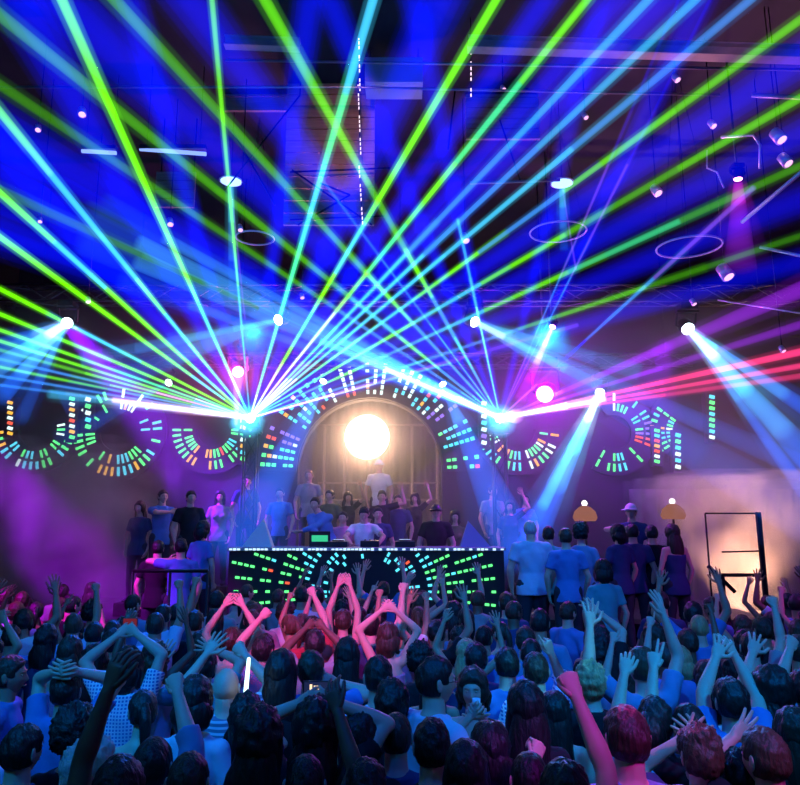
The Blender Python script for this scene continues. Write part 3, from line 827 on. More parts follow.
# hanging light bars
bar = emit('tube_lamp', (.25, .4, 1.0), 1.3)
for (x0, y0, x1, y1, Y, lab) in ((82, 151, 116, 153, 9.4, 'short blue tube lamp hanging on the left'), (140, 149, 206, 154, 9.2, 'longer blue tube lamp hanging on the left')):
    p, q = P(x0, y0, Y), P(x1, y1, Y)
    t = thing('tube_lamp', p, lab, 'lamp')
    MB().tube([p, q], .03, n=8).build('tube', bar, t)
    MB().box((p + q) / 2 + V((0, 0, .06)), ((q - p).length, .08, .06)).build('fitting', STEEL, t, smooth=False)
    for z in (.1, .9): e = p.lerp(q, z); MB().tube([e + V((0, 0, .08)), V((e.x, e.y, HC))], .006, n=4).build('hanger', BLACK, t)
# hoop chandeliers
hoopm = mat('hoop_white', (.75, .6, .75), .4)
for (px, py, Y, rr, lab) in ((689, 247, 9.0, .42, 'thin pale hoop hanging high on the right'), (558, 232, 10, .42, 'thin pale hoop hanging below the right saucer lamp'), (255, 238, 10.5, .3, 'small pale hoop hanging near the left saucer lamp')):
    c = P(px, py, Y); t = thing('hoop_pendant', c, lab, 'pendant')
    MB().torus(c, rr, .014, rot=Matrix.Rotation(PI / 2 + .03, 3, 'X')).build('hoop', hoopm, t)
    for k in range(3):
        a = k * 2.1; MB().tube([c + V((rr * math.cos(a), rr * math.sin(a), 0)), V((c.x, c.y, HC))], .004, n=4).build('cord', BLACK, t)
# small bright fittings, white tubes
whitem = mat('white_metal', (.8, .75, .8), .35, .3)
pipe([P(742, 222, 8.0), P(830, 148, 6.6)], .024, 'white diagonal tube at the right edge above the hoop', whitem, 'diagonal_tube')
pipe([P(760, 247, 8.2), P(830, 262, 7.6)], .02, 'white sloping tube below the white diagonal tube', whitem, 'sloping_tube')
pipe([P(718, 300, 10.2), P(830, 318, 8.6)], .012, 'thin pale wire sloping down at the right edge', whitem, 'sloping_wire')
pipe([P(721, 137, 8.6), P(753, 135, 8.6), P(760, 145, 8.6), P(760, 168, 8.6)], .018, 'bent white bracket above the purple ceiling light', whitem, 'bracket_tube')
pipe([P(707, 150, 8.6), P(707, 168, 8.6), P(717, 172, 8.6), P(724, 188, 8.6)], .012, 'crooked thin bracket left of the purple ceiling light', whitem, 'bracket_tube')
can_glow = emit('can_glow', (1.0, .45, .8), 1.6)
def spotcan(px, py, Y, s_, lab, m_=None, ang=(0.3, -.5, -1)):
    s_ *= .62; c = P(px, py, Y); t = thing('spot_lamp', c, lab, 'spotlight', )
    MB().lathe([(.03 * s_, -.1 * s_), (.06 * s_, -.08 * s_), (.07 * s_, .08 * s_)], c, ang, n=12).build('can', whitem, t)
    MB().lathe([(.062 * s_, .075 * s_), (.03 * s_, .095 * s_)], c, ang, n=12).build('lens', m_ or can_glow, t)
    MB().tube([c, V((c.x, c.y, HC))], .008, n=5).build('rod', BLACK, t)
cans = [(82, 112, 8.6, 1.3, 'reddish spot can beside the steep green beam'), (38, 128, 8.6, 1, 'small white spot can at the upper left'), (240, 228, 9.5, 1, 'small spot can right of the left saucer lamp'),
        (465, 238, 10, 1.4, 'white spot can among the cyan beams above the centre'), (503, 88, 9, .8, 'tiny spot can under the pinkish beam'), (676, 78, 8.6, 1.1, 'white spot can just below the pinkish beam'),
        (585, 116, 9, .9, 'tiny pale spot can in front of the cyan beams'), (712, 124, 8.6, 1.1, 'pale spot can left of the bent bracket'), (778, 136, 8, 1.8, 'purple spot can cluster near the right edge'), (785, 160, 8, 1.6, 'lilac round spot can under the purple cluster'),
        (725, 272, 9.5, 2.2, 'wide pink lit lamp below the hoop on the right'), (693, 302, 10.5, 1, 'tiny white spot can above the right moving light'), (782, 349, 9.5, .9, 'tiny white lamp at the right edge above the red beams'),
        (656, 190, 9.5, 1.6, 'purple spot can between the right side green beams'), (302, 296, 11, .9, 'tiny pinkish spot can above the left truss lights'), (88, 300, 11, 1, 'small pinkish spot can right of the far left moving light'),
        (40, 220, 9.5, .8, 'tiny spot can on the left among blue beams'), (170, 222, 10, 1.2, 'pale purple spot can under the small square panel')]
for a_ in cans: spotcan(*a_)

MB().tube([P(300, 95, 9.4), V((P(300, 95, 9.4).x, 9.4, HC))], .01).build('hanger', BLACK, bpy.data.objects['cross_brace'])
# haze: thin smoke over the stage, thicker on both sides
def haze_box(c, d, dens, label, name='haze', clouds=0):
    h = MB().box(c, d).build(name, haze_mat(name, dens, clouds=clouds), smooth=False, origin=c)
    h['kind'] = 'stuff'; h['label'] = label; h['category'] = 'haze'
haze_box((0, 12.78, 3.9), (15.6, 3.0, 5.4), .055, 'thin smoke haze hanging over the booth and in front of the arch')
haze_box((ARC.x, 15.9, 3.4), (4.2, 1.9, 4.2), .16, 'warm lit smoke inside the arched recess')
haze_box((6.7, 12.3, 1.75), (4.6, 3.4, 3.4), .9, 'thick peach coloured smoke behind the steel railing', clouds=.9)
haze_box((-6.6, 12.2, 2.0), (4.6, 3.6, 3.9), .5, 'thick purple smoke filling the left side of the room', clouds=.7)
spot((-6.2, 12.4, 6.3), P(165, 435, 13.4), (.24, .0, 1.0), 14000, 26, .8)
spot((-8.5, 11.0, 5.6), P(75, 565, 12.0), (.40, .0, 1.0), 7000, 20, .8)
spot((4.9, 12.4, 6.0), P(640, 430, 14.4), (.3, .0, 1.0), 1500, 50, .8)
spot((4.7, 13.7, .8), (7.2, 12.2, 2.2), (1.0, .42, .24), 9000, 50, .9)
spot((6.6, 13.6, .4), P(735, 510, 12.6), (1.0, .45, .28), 3500, 60, .9)
spot((5.2, 11.4, 5.8), (6.2, 13.8, 1.6), (.5, .0, .8), 300, 60, .9)
# the floodlight fills the recess with warm light
l = bpy.data.lights.new('floodlight', 'POINT'); l.energy = 200; l.color = (1, .55, .32); l.shadow_soft_size = .25
o = bpy.data.objects.new('floodlight', l); COL.objects.link(o); o.location = P(367, 437, 15.3)
for px, py, Y, c_, e_ in ((238, 374, 12.45, (1, .05, .6), 160), (545, 394, 12.0, (.5, .0, 1), 420), (600, 394, 13.2, (.2, .6, 1), 25)):
    l = bpy.data.lights.new('lamp_flare', 'POINT'); l.energy = e_; l.color = c_; l.shadow_soft_size = .06  # added point lights that make the haze glow round these lamps
    o = bpy.data.objects.new('lamp_flare', l); COL.objects.link(o); o.location = P(px, py, Y)
# ------------------------------------------------------------------ people
def sm(a, b, x):
    t = max(0, min(1, (x - a) / (b - a))); return t * t * (3 - 2 * t)
def head_dir(th, ph):
    return V((math.cos(th) * math.sin(ph), math.cos(th) * math.cos(ph), math.sin(th)))   # ph=0 faces +Y
def head_point(d, female=False):
    x, y, z = d
    p = V((x * .079, y * .096, z * .114))
    if z < 0:
        k = sm(0, 1, -z)
        p.x *= 1 - .30 * k
        if y < 0: p.y *= 1 - .42 * k          # nape tucks in
        else: p.y *= 1 + .02 * k
    if y > 0:
        fx, fz = p.x, p.z
        g = lambda cx, cz, sx, sz: math.exp(-((fx - cx) / sx) ** 2 - ((fz - cz) / sz) ** 2) * sm(0, .4, y)
        p.y += .024 * g(0, -.026, .011, .017) + .010 * g(0, .0, .008, .02)
        p.y += .006 * g(0, .030, .045, .010)
        p.y -= .011 * (g(.031, .008, .016, .011) + g(-.031, .008, .016, .011))
        p.y += .005 * (g(.031, .006, .010, .006) + g(-.031, .006, .010, .006))
        p.y += .008 * g(0, -.062, .022, .008) - .004 * g(0, -.0625, .022, .003)
        p.y += .012 * g(0, -.098, .024, .016)
        p.y += .004 * (g(.043, -.025, .018, .02) + g(-.043, -.025, .018, .02))
    return p
NPH, NTH = 44, 34
def head_mesh(mb, M, female=False):
    """skull with face, ears and eyes; M maps head space to body space"""
    vs = []; fs = []
    def phi(j):
        # denser in front
        t = j / NPH * 2 * PI; return t - .45 * math.sin(t)
    vs.append(M @ head_point(V((0, 0, -1))))
    for i in range(1, NTH):
        th = -PI / 2 + PI * i / NTH
        for j in range(NPH): vs.append(M @ head_point(head_dir(th, phi(j))))
    vs.append(M @ head_point(V((0, 0, 1))))
    e = len(vs) - 1
    fs += [(0, 1 + j, 1 + (j + 1) % NPH) for j in range(NPH)]
    for i in range(NTH - 2):
        for j in range(NPH):
            a = 1 + i * NPH + j; b = 1 + i * NPH + (j + 1) % NPH
            fs.append((a, a + NPH, b + NPH, b))
    q = 1 + (NTH - 2) * NPH
    fs += [(q + j, e, q + (j + 1) % NPH) for j in range(NPH)]
    mb.add(vs, fs, 0)
    R3 = M.to_3x3()
    for s_ in (-1, 1):
        rot = R3 @ Matrix.Rotation(s_ * .35, 3, 'Z')
        mb.ell(M @ V((s_ * .080, -.006, -.004)), (.009, .019, .032), 8, 8, 0, rot)
        mb.ell(M @ V((s_ * .085, -.010, .008)), (.006, .017, .022), 8, 6, 0, rot)
        mb.ell(M @ V((s_ * .031, .083, .008)), (.0125, .009, .0065), 8, 6, 1, R3)
        mb.ell(M @ V((s_ * .031, .0905, .008)), (.0052, .003, .0052), 8, 6, 2, R3)
        mb.tube([M @ V((s_ * .016, .0955, .026)), M @ V((s_ * .032, .094, .031)), M @ V((s_ * .048, .083, .027))], .0032, 5, 2)
    mb.tube([M @ V((-.022, .093, -.0625)), M @ V((-.01, .1, -.061)), M @ V((.01, .1, -.061)), M @ V((.022, .093, -.0625))], [.002, .0045, .0045, .002], 6, 3)

def hair_mesh(style, M, seed):
    mb = MB(); sd = V((seed * 3.7, seed * 1.3, 0))
    T = {'short': .016, 'crop': .008, 'long': .026, 'wavy': .034, 'curly': .045, 'bun': .016, 'pony': .018, 'spiky': .026, 'cap': .020, 'bob': .03, 'bald': .003}[style]
    n1, n2 = 52, 34; vs = []; fs = []
    longish = style in ('long', 'wavy', 'bob')
    def off(d):
        x, y, z = d
        line = .50 if not longish else .46            # hair line on the forehead
        top = sm(line - .12, line + .10, z + .30 * max(0, -y) * 3 + (.10 * abs(x)))
        if y > 0:
            m = sm(line - .05, line + .14, z + (abs(x) ** 3) * (.50 if not longish else .75))
            m = max(m, sm(.0, -.2, y) * 1)
            m = max(m, sm(.75, .95, abs(x)) * sm(-.15, .1, z) * (1 if not longish else 1))
            if longish: m = max(m, sm(.62, .85, abs(x)) * sm(-.9, -.5, z))
            if y < .25: m = max(m, sm(.25, .0, y) * sm(-.25, .05, z))
        else:
            m = sm(-.66, -.42, z) if not longish else 1.0
        t = T * (0.8 + .35 * max(0, z)) * (1 + (.25 * max(0, -y)))
        nz = noise.noise(d * (3.2 if style != 'curly' else 6.5) + sd) + .8 * noise.noise(V((x * 9, y * 9, z * (4 if longish else 9))) + sd)
        amp = {'curly': .6, 'wavy': .42, 'spiky': .6, 'short': .45, 'cap': 0, 'bald': 0, 'crop': .3}.get(style, .3)
        if style == 'spiky': t *= 1 + .5 * noise.noise(d * 11 + sd) * max(0, z)
        t *= 1 + amp * nz
        if not longish and style != 'cap': t *= 1 - .75 * sm(.55, .8, abs(x)) * math.exp(-((y + .05) / .38) ** 2 - ((z + .05) / .42) ** 2)
        if style == 'cap': m = sm(-.02, .06, z - .12 * (y > 0))
        return -.012 * (1 - m) + t * m
    for i in range(n2 + 1):
        th = -PI / 2 + PI * i / n2
        for j in range(n1):
            d = head_dir(th, 2 * PI * j / n1); p = head_point(V((d.x, min(d.y, .999), d.z)))
            if d.y > 0: p = V((d.x * .080, d.y * .097, p.z))
            if d.y > 0 and d.z < 0: p.x *= 1 - .3 * sm(0, 1, -d.z)
            vs.append(M @ (p + d * off(d)))
    for i in range(n2):
        for j in range(n1):
            a = i * n1 + j; b = i * n1 + (j + 1) % n1
            fs.append((a, a + n1, b + n1, b))
    mb.add(vs, fs)
    if style in ('long', 'wavy', 'bob'):
        L = {'long': .40, 'wavy': .36, 'bob': .13}[style]
        pts = []; rr = []; n = 12; rnd = random.Random(seed)
        for k in range(n):
            t = k / (n - 1); z = .035 - t * (L + .05)
            y = -.055 - .015 * math.sin(t * 3) - .02 * t
            wv = 1 + (.09 * math.sin(t * 16 + seed) if style == 'wavy' else .03 * math.sin(t * 9 + seed))
            rx = (.070 + .034 * sm(0, .35, t)) * (1 - .45 * sm(.7, 1, t)) * wv
            ry = (.045 + .01 * sm(0, .3, t)) * (1 - .5 * sm(.6, 1, t))
            pts.append(M @ V((.006 * math.sin(t * 7 + seed), y, z))); rr.append((rx, ry))
        mb.tube(pts, rr, 20, up=(M.to_3x3() @ V((1, 0, 0))), round_end=True)
        for s_ in (-1, 1):
            pts = [M @ V((s_ * (.078 + .012 * sm(0, .5, t)), -.01 - .02 * t, .02 - t * (L * .75 + .04))) for t in [k / 7 for k in range(8)]]
            mb.tube(pts, [(.020 + .01 * math.sin(k + seed), .036 - .002 * k) for k in range(8)], 10, up=(M.to_3x3() @ V((1, 0, 0))), round_end=True)
    if style == 'bun':
        mb.ell(M @ V((0, -.085, .095)), (.042, .04, .04), 14, 10)
    if style == 'pony':
        pts = [M @ V((0, -.10 - .05 * math.sin(t * 2.6), .06 - .26 * t)) for t in [k / 8 for k in range(9)]]
        mb.tube(pts, [.022, .03, .034, .034, .032, .03, .026, .02, .012], 10, round_end=True)
    return mb

def hand(mb, w, d, n_, s_, kind, sc=1.0, seed=0):
    """w wrist, d along the hand, n_ palm normal (fingers curl to it), s_ thumb side"""
    rnd = random.Random(seed)
    d = d.normalized(); n_ = (n_ - d * n_.dot(d)).normalized(); s_ = s_ - d * s_.dot(d) - n_ * s_.dot(n_); s_.normalize()
    fing = []
    palm_l = .088 * sc
    for k, (off, L) in enumerate(((.030, .072), (.010, .080), (-.010, .074), (-.029, .058))):
        base = w + d * (palm_l * (.97 if k in (1, 2) else .92)) + s_ * off * sc
        spread = {'open': .20, 'wide': .34, 'relaxed': .08, 'fist': .02, 'point': .04, 'hold': .06, 'two': .12}[kind] * (1.5 - k)
        curl = {'open': .12, 'wide': .05, 'relaxed': .42, 'fist': 1.45, 'point': 1.4, 'hold': .95, 'two': 1.4}[kind]
        if kind == 'point' and k == 0: curl = .06
        if kind == 'two' and k < 2: curl = .06
        curl *= rnd.uniform(.8, 1.2)
        dd = (d * math.cos(spread) + s_ * math.sin(spread)).normalized()
        pts = [base - dd * .02 * sc, base]; ang = 0; p = base
        for seg, fr in enumerate((.45, .32, .23)):
            ang += curl * (1.0 if seg < 2 else .7)
            v = dd * math.cos(ang) + n_ * math.sin(ang)
            p = p + v * L * fr * sc * (1.12); pts.append(p)
        fing.append(pts)
    for pts in fing:
        mb.tube(pts, [.0095 * sc, .0095 * sc, .0088 * sc, .0080 * sc, .0066 * sc], 7, round_end=True)
    # thumb leaves the side of the palm near its base
    tb = w + d * .028 * sc + s_ * .026 * sc
    ta = {'open': .95, 'wide': 1.15, 'relaxed': .55, 'fist': .35, 'point': .4, 'hold': .7, 'two': .4}[kind]
    tn = {'open': .1, 'wide': .05, 'relaxed': .35, 'fist': .75, 'point': .75, 'hold': .6, 'two': .8}[kind]
    v1 = (d * math.cos(ta) + s_ * math.sin(ta) + n_ * tn * .6).normalized()
    v2 = (d * 1.0 + s_ * math.sin(ta) * .5 + n_ * tn).normalized()
    if kind in ('fist', 'point', 'two'): v2 = (d * .7 - s_ * .5 + n_ * .8).normalized()
    p1 = tb + v1 * .040 * sc; p2 = p1 + v2 * .030 * sc; p3 = p2 + v2 * .022 * sc
    mb.tube([tb - v1 * .012, tb, p1, p2, p3], [.012 * sc, .013 * sc, .011 * sc, .0098 * sc, .008 * sc], 7, round_end=True)
def palm(mb, w, d, n_, s_, sc=1.0):
    d = d.normalized(); n_ = (n_ - d * n_.dot(d)).normalized(); s_ = s_ - d * s_.dot(d) - n_ * s_.dot(n_); s_.normalize()
    mb.tube([w - d * .02 * sc, w, w + d * .03 * sc, w + d * .065 * sc, w + d * .088 * sc], [(.024 * sc, .019 * sc), (.027 * sc, .018 * sc), (.038 * sc, .017 * sc), (.041 * sc, .0145 * sc), (.039 * sc, .012 * sc)], 12, up=s_, round_end=True)

SK = dict(
    wh=mat('skin_fair', (.62, .38, .28), .5, spec=.35, noise_s=8, noise_a=.06),
    tan=mat('skin_tan', (.42, .22, .14), .5, spec=.35, noise_s=8, noise_a=.08),
    dk=mat('skin_brown', (.16, .08, .05), .45, spec=.4, noise_s=8, noise_a=.08))
EYE = mat('eye_white', (.75, .75, .75), .3); IRIS = mat('eye_dark', (.02, .012, .01), .3); LIP = mat('lips', (.45, .13, .12), .45)
HAIRC = {}
for k, c_ in dict(black=(.009, .007, .007), brown=(.04, .02, .012), chestnut=(.09, .04, .02), blond=(.42, .28, .13), grey=(.45, .45, .45), red=(.16, .04, .02)).items():
    HAIRC[k] = mat('hair_' + k, c_, .5, spec=.45, noise_s=34, noise_a=.7, bump=1.0, stretch=(1, 1, .22))
CAPM = {}
SH = {}
for k, c_ in dict(black=(.015, .015, .018), navy=(.03, .05, .14), white=(.72, .72, .74), grey=(.28, .28, .3), blue=(.08, .2, .5), light=(.42, .52, .68), red=(.4, .04, .05), denim=(.14, .24, .42), pink=(.6, .2, .35), olive=(.12, .13, .06), teal=(.08, .35, .38)).items():
    SH[k] = mat('cloth_' + k, c_, .85, spec=.2, noise_s=9, noise_a=.18, bump=.45, sheen=.0)
def plaid(name, c1, c2, sc_, stripes=False):
    m = bpy.data.materials.new(name); m.use_nodes = True; nt = m.node_tree; b = nt.nodes['Principled BSDF']
    b.inputs['Roughness'].default_value = .85
    tc = nt.nodes.new('ShaderNodeTexCoord'); last = None
    for ax in (('Z',) if stripes else ('X', 'Z')):
        wv = nt.nodes.new('ShaderNodeTexWave'); wv.bands_direction = ax; wv.inputs['Scale'].default_value = sc_
        cr = nt.nodes.new('ShaderNodeValToRGB'); cr.color_ramp.elements[0].position = .55; cr.color_ramp.elements[1].position = .65
        nt.links.new(tc.outputs['Object'], wv.inputs['Vector']); nt.links.new(wv.outputs[0], cr.inputs[0])
        if last is None: last = cr.outputs[0]
        else:
            ad = nt.nodes.new('ShaderNodeMath'); ad.operation = 'MAXIMUM'
            nt.links.new(last, ad.inputs[0]); nt.links.new(cr.outputs[0], ad.inputs[1]); last = ad.outputs[0]
    mx = nt.nodes.new('ShaderNodeMix'); mx.data_type = 'RGBA'; mx.inputs[6].default_value = (*c1, 1); mx.inputs[7].default_value = (*c2, 1)
    nt.links.new(last, mx.inputs[0]); nt.links.new(mx.outputs[2], b.inputs['Base Color'])
    return m
SH['plaid'] = plaid('cloth_plaid', (.08, .16, .4), (.7, .75, .8), 14)
SH['stripe'] = plaid('cloth_stripe', (.12, .16, .25), (.5, .55, .65), 10, True)
PANTS = mat('trousers_dark', (.02, .022, .035), .85)

def remesh(mb, name, voxel, smooth_it=2, disp=None, parts=()):
    """fuse all tubes of mb into one continuous skin"""
    me = bpy.data.meshes.new(name); me.from_pydata([tuple(v) for v in mb.v], [], mb.f); me.update()
    bm = bmesh.new(); bm.from_mesh(me); bmesh.ops.recalc_face_normals(bm, faces=bm.faces[:]); bm.to_mesh(me); bm.free()
    o = bpy.data.objects.new(name, me); COL.objects.link(o)
    r = o.modifiers.new('r', 'REMESH'); r.mode = 'VOXEL'; r.voxel_size = voxel; r.use_smooth_shade = True
    s_ = o.modifiers.new('s', 'SMOOTH'); s_.iterations = smooth_it; s_.factor = .5
    dg = bpy.context.evaluated_depsgraph_get()
    out = bpy.data.meshes.new_from_object(o.evaluated_get(dg))
    bpy.data.objects.remove(o); bpy.data.meshes.remove(me)
    if disp:
        n = len(out.vertices)
        import numpy as np
        co = np.empty(n * 3, 'f'); out.vertices.foreach_get('co', co); nr = np.empty(n * 3, 'f'); out.vertex_normals.foreach_get('vector', nr)
        co = co.reshape(-1, 3); nr = nr.reshape(-1, 3)
        q = co @ np.array([[31, 7, 4], [5, 22, 9], [11, -8, 14]], 'f').T + disp[1]
        a = (np.sin(q[:, 0]) * np.sin(q[:, 1] * 1.3 + 1) + .6 * np.sin(q[:, 2] * 1.7 + q[:, 0] * .6)) * disp[0]
        co = co + nr * a[:, None]
        out.vertices.foreach_set('co', co.astype('f').ravel()); out.update()
    return out

def two_bone(sh, tgt, l1, l2, hint):
    d = tgt - sh; L = d.length
    if L > (l1 + l2) * .985: d = d * ((l1 + l2) * .985 / L); L = d.length
    L = max(L, .16)
    d.normalize()
    a = (l1 * l1 - l2 * l2 + L * L) / (2 * L); h = math.sqrt(max(0, l1 * l1 - a * a))
    hp = hint - d * hint.dot(d); hp.normalize()
    el = sh + d * a + hp * h
    return el, sh + d * L

class Fig: pass
def figure(L, Rr, female=False, lean=(0, 0), head_yaw=0, head_pitch=0, head_roll=0, hair='short', sleeve='short', seed=0, seated=False, stocky=1.0, legs=None, vox=.012, dress=False):
    """Build the meshes of one person (about 1.75 m tall, standing at the origin, facing +Y).
    L, Rr: (hand, wrist target or None, elbow hint). Target in body space."""
    lx, ly = lean
    def ln(p, k=None):
        z = p[2]; t = max(0, z - .95)
        return V((p[0] + lx * t, p[1] + ly * t, z - (abs(lx) ** 2 + abs(ly) ** 2) * t * .3))
    sw = (.152 if female else .178) * (1 + (stocky - 1) * .6)
    wt = stocky
    body, shirt, pants, fine = MB(), MB(), MB(), MB()
    T = [((0, 0, .86), .150 * (1.04 if female else 1), .100), ((0, 0, .95), .158 * (1.05 if female else 1), .110), ((0, 0, 1.08), .128 * (.92 if female else 1), .092), ((0, .005, 1.22), .148 * (.93 if female else 1), .108), ((0, 0, 1.34), .150 * (.92 if female else 1), .106), ((0, -.005, 1.415), .112 * (.92 if female else 1), .080), ((0, -.005, 1.475), .070, .065)]
    body.tube([ln(p) for p, _, _ in T], [(a * wt, b * wt) for _, a, b in T], 18, up=(1, 0, 0))
    nk = .052 if female else .062
    hb = ln((0, .005, 1.50))
    HC_ = ln((0, .02, 1.63))
    M = Matrix.Translation(HC_) @ Matrix.Rotation(R(-head_yaw), 4, 'Z') @ Matrix.Rotation(R(head_pitch), 4, 'X') @ Matrix.Rotation(R(head_roll), 4, 'Y')
    hs = .95 if female else 1.0
    M = M @ Matrix.Scale(hs, 4)
    body.tube([ln((0, -.01, 1.43)), hb, M @ V((0, -.018, -.05))], [nk * 1.15, nk, nk * .95], 12)
    body.ell(M @ V((0, -.015, -.035)), (.045, .05, .05), 12, 8)
    if female: 
        for s_ in (-1, 1): body.ell(ln((s_ * .065, .085, 1.27)), (.058, .05, .055), 12, 8)
    # arms
    for side, spec in ((-1, L), (1, Rr)):
        kind, tgt, hint = spec
        sh = V((side * sw, -.005, 1.395)); raised = 0
        if tgt is None: tgt = V((side * (sw + .06), .06, .88)); hint = V((side, -.6, 0))
        tgt = V(tgt); hint = V(hint)
        raised = sm(1.35, 1.75, tgt.z)
        sh = sh + V((-side * .025 * raised, 0, .045 * raised)); sh = ln(sh)
        el, wr = two_bone(sh, tgt, .29, .255, hint)
        am = .92 if female else 1.06
        am *= (1 + (stocky - 1) * .8)
        body.tube([ln((side * .035, -.01, 1.435)), ln((side * sw * .6, -.01, 1.41 + .02 * raised)), sh], [.050 * am, .052 * am, .050 * am], 10)
        body.ell(sh, (.052 * am, .054 * am, .054 * am), 12, 8)
        body.tube([sh, sh.lerp(el, .35), sh.lerp(el, .8), el], [.050 * am, .047 * am, .039 * am, .037 * am], 12)
        fd = (wr - el).normalized()
        body.tube([el - fd * .01, el.lerp(wr, .25), el.lerp(wr, .6), wr], [.037 * am, .040 * am, .032 * am, .025 * am], 12, round_end=True)
        # hand basis: palm normal faces forward/inward
        nrm = V((-side * .35, 1, 0)) if raised > .3 else V((-side, .2, 0))
        if kind in ('hold', 'fist') and raised > .3: nrm = V((-side * .2, 1, .1))
        sd = fd.cross(nrm) * (side)          # thumb side points inward for raised palms forward
        thumb = V((-side, 0, 0)) if raised > .3 else V((0, 1, 0))
        if thumb.dot(sd) < 0: sd = -sd
        hsz = .94 if female else 1.04
        palm(body, wr, fd, nrm, sd, hsz)
        hand(fine, wr, fd, nrm, sd, kind, hsz, seed + side)
        # sleeves
        g = .015
        if sleeve != 'none':
            shirt.tube([ln((side * .035, -.01, 1.428)), ln((side * sw * .6, -.01, 1.405 + .02 * raised)), sh], [(.048 + g) * am, (.050 + g) * am, (.048 + g) * am], 12)
            shirt.ell(sh, ((.050 + g) * am, (.052 + g) * am, (.052 + g) * am), 12, 8)
            if sleeve == 'short': shirt.tube([sh, sh.lerp(el, .62)], [(.050 + g * .8) * am, (.046 + g) * am], 14)
            elif sleeve == 'rolled': shirt.tube([sh, sh.lerp(el, .8), el, el.lerp(wr, .30)], [(.052 + g) * am, (.043 + g) * am, (.040 + g) * am, (.042 + g) * am], 14)
            else: shirt.tube([sh, sh.lerp(el, .8), el, el.lerp(wr, .5), el.lerp(wr, .95)], [(.052 + g) * am, (.042 + g) * am, (.040 + g) * am, (.036 + g) * am, (.027 + g * .8) * am], 14)
        else:
            shirt.tube([ln((side * .085, -.01, 1.33)), ln((side * .095, -.005, 1.43)), ln((side * .095, .03, 1.42)), ln((side * .08, .06, 1.3))], [.030, .024, .024, .03], 8)
        if side == -1: F_L = (sh, el, wr, fd)
        else: F_R = (sh, el, wr, fd)
    g = .016
    TT = [((0, 0, .80), .168 * (1.03 if female else 1), .122), ((0, 0, .90), .166 * (1.05 if female else 1), .122)] + T[2:5] + [((0, -.005, 1.42), .106, .082)] + ([((0, -.005, 1.475), .082, .075)] if sleeve != 'none' else [])
    if sleeve == 'none': TT = TT[:-1]
    shirt.tube([ln(p) for p, _, _ in TT], [(a * wt + g, b * wt + g) for _, a, b in TT], 22, up=(1, 0, 0))
    if female:
        for s_ in (-1, 1): shirt.ell(ln((s_ * .065, .088, 1.27)), (.064, .056, .062), 12, 8)
    # legs
    for side in (-1, 1):
        if seated: J = [(side * .09, 0, .93), (side * .12, .42, .98), (side * .12, .46, .56), (side * .12, .44, .52)]
        else: J = [(side * .09, 0, .92), (side * .11, .02, .50), (side * .12, -.01, .08)]
        J = [V(j) for j in J[:3]]
        lw = wt
        body.tube([J[0], J[0].lerp(J[1], .5), J[1]], [.086 * lw, .072 * lw, .054], 12, round_end=True)
        body.tube([J[1], J[1].lerp(J[2], .3), J[2]], [.052, .054, .036], 12, round_end=True)
        pants.tube([J[0] + V((0, 0, .02)), J[0].lerp(J[1], .5), J[1]], [.104 * lw, .088 * lw, .068], 12, round_end=True)
        pants.tube([J[1], J[1].lerp(J[2], .4), J[2] + V((0, 0, .02))], [.066, .066, .056], 12)
        an = J[2]
        pants.tube([an + V((0, -.04, -.04)), an + V((0, .04, -.035)), an + V((0, .13, -.05)), an + V((0, .19, -.055))], [(.042, .036), (.044, .040), (.046, .028), (.036, .022)], 12, up=(1, 0, 0), round_end=True)
    pants.tube([V((0, 0, .84)), V((0, 0, .95)), V((0, 0, 1.0))], [(.168 * wt, .118 * wt), (.168 * wt, .118 * wt), (.15 * wt, .108 * wt)], 16, up=(1, 0, 0))
    f = Fig()
    bm_ = remesh(body, 'person', vox)
    # join the finely modelled head and fingers into the same skin mesh
    hd = MB(); head_mesh(hd, M, female)
    hd.v += []; base = len(hd.v)
    n0 = len(fine.v); hd.add(fine.v, fine.f, 0)
    bb_ = bmesh.new(); bb_.from_mesh(bm_)
    tmp = bpy.data.meshes.new('t'); tmp.from_pydata([tuple(v) for v in hd.v], [], hd.f); tmp.polygons.foreach_set('material_index', hd.m); tmp.update()
    bb_.from_mesh(tmp); bb_.to_mesh(bm_); bb_.free(); bpy.data.meshes.remove(tmp)
    bm_.polygons.foreach_set('use_smooth', [True] * len(bm_.polygons))
    bm_.materials.clear()
    for m_ in (SK['wh'], EYE, IRIS, LIP): bm_.materials.append(m_)
    f.body = bm_
    f.shirt = remesh(shirt, 'shirt', vox * 1.15, 2, (.0035, seed)); f.shirt.materials.clear(); f.shirt.materials.append(SH['black'])
    f.pants = remesh(pants, 'trousers', .02, 2, (.003, seed)); f.pants.materials.clear(); f.pants.materials.append(PANTS)
    def mk(mb, name, m_):
        me = bpy.data.meshes.new(name); me.from_pydata([tuple(v) for v in mb.v], [], mb.f)
        me.polygons.foreach_set('use_smooth', [True] * len(me.polygons)); me.materials.append(m_); me.update(); return me
    f.hair = mk(hair_mesh('crop' if hair == 'cap' else hair, M, seed), 'hair', HAIRC['black']) if hair != 'bald' else None
    f.extra = []
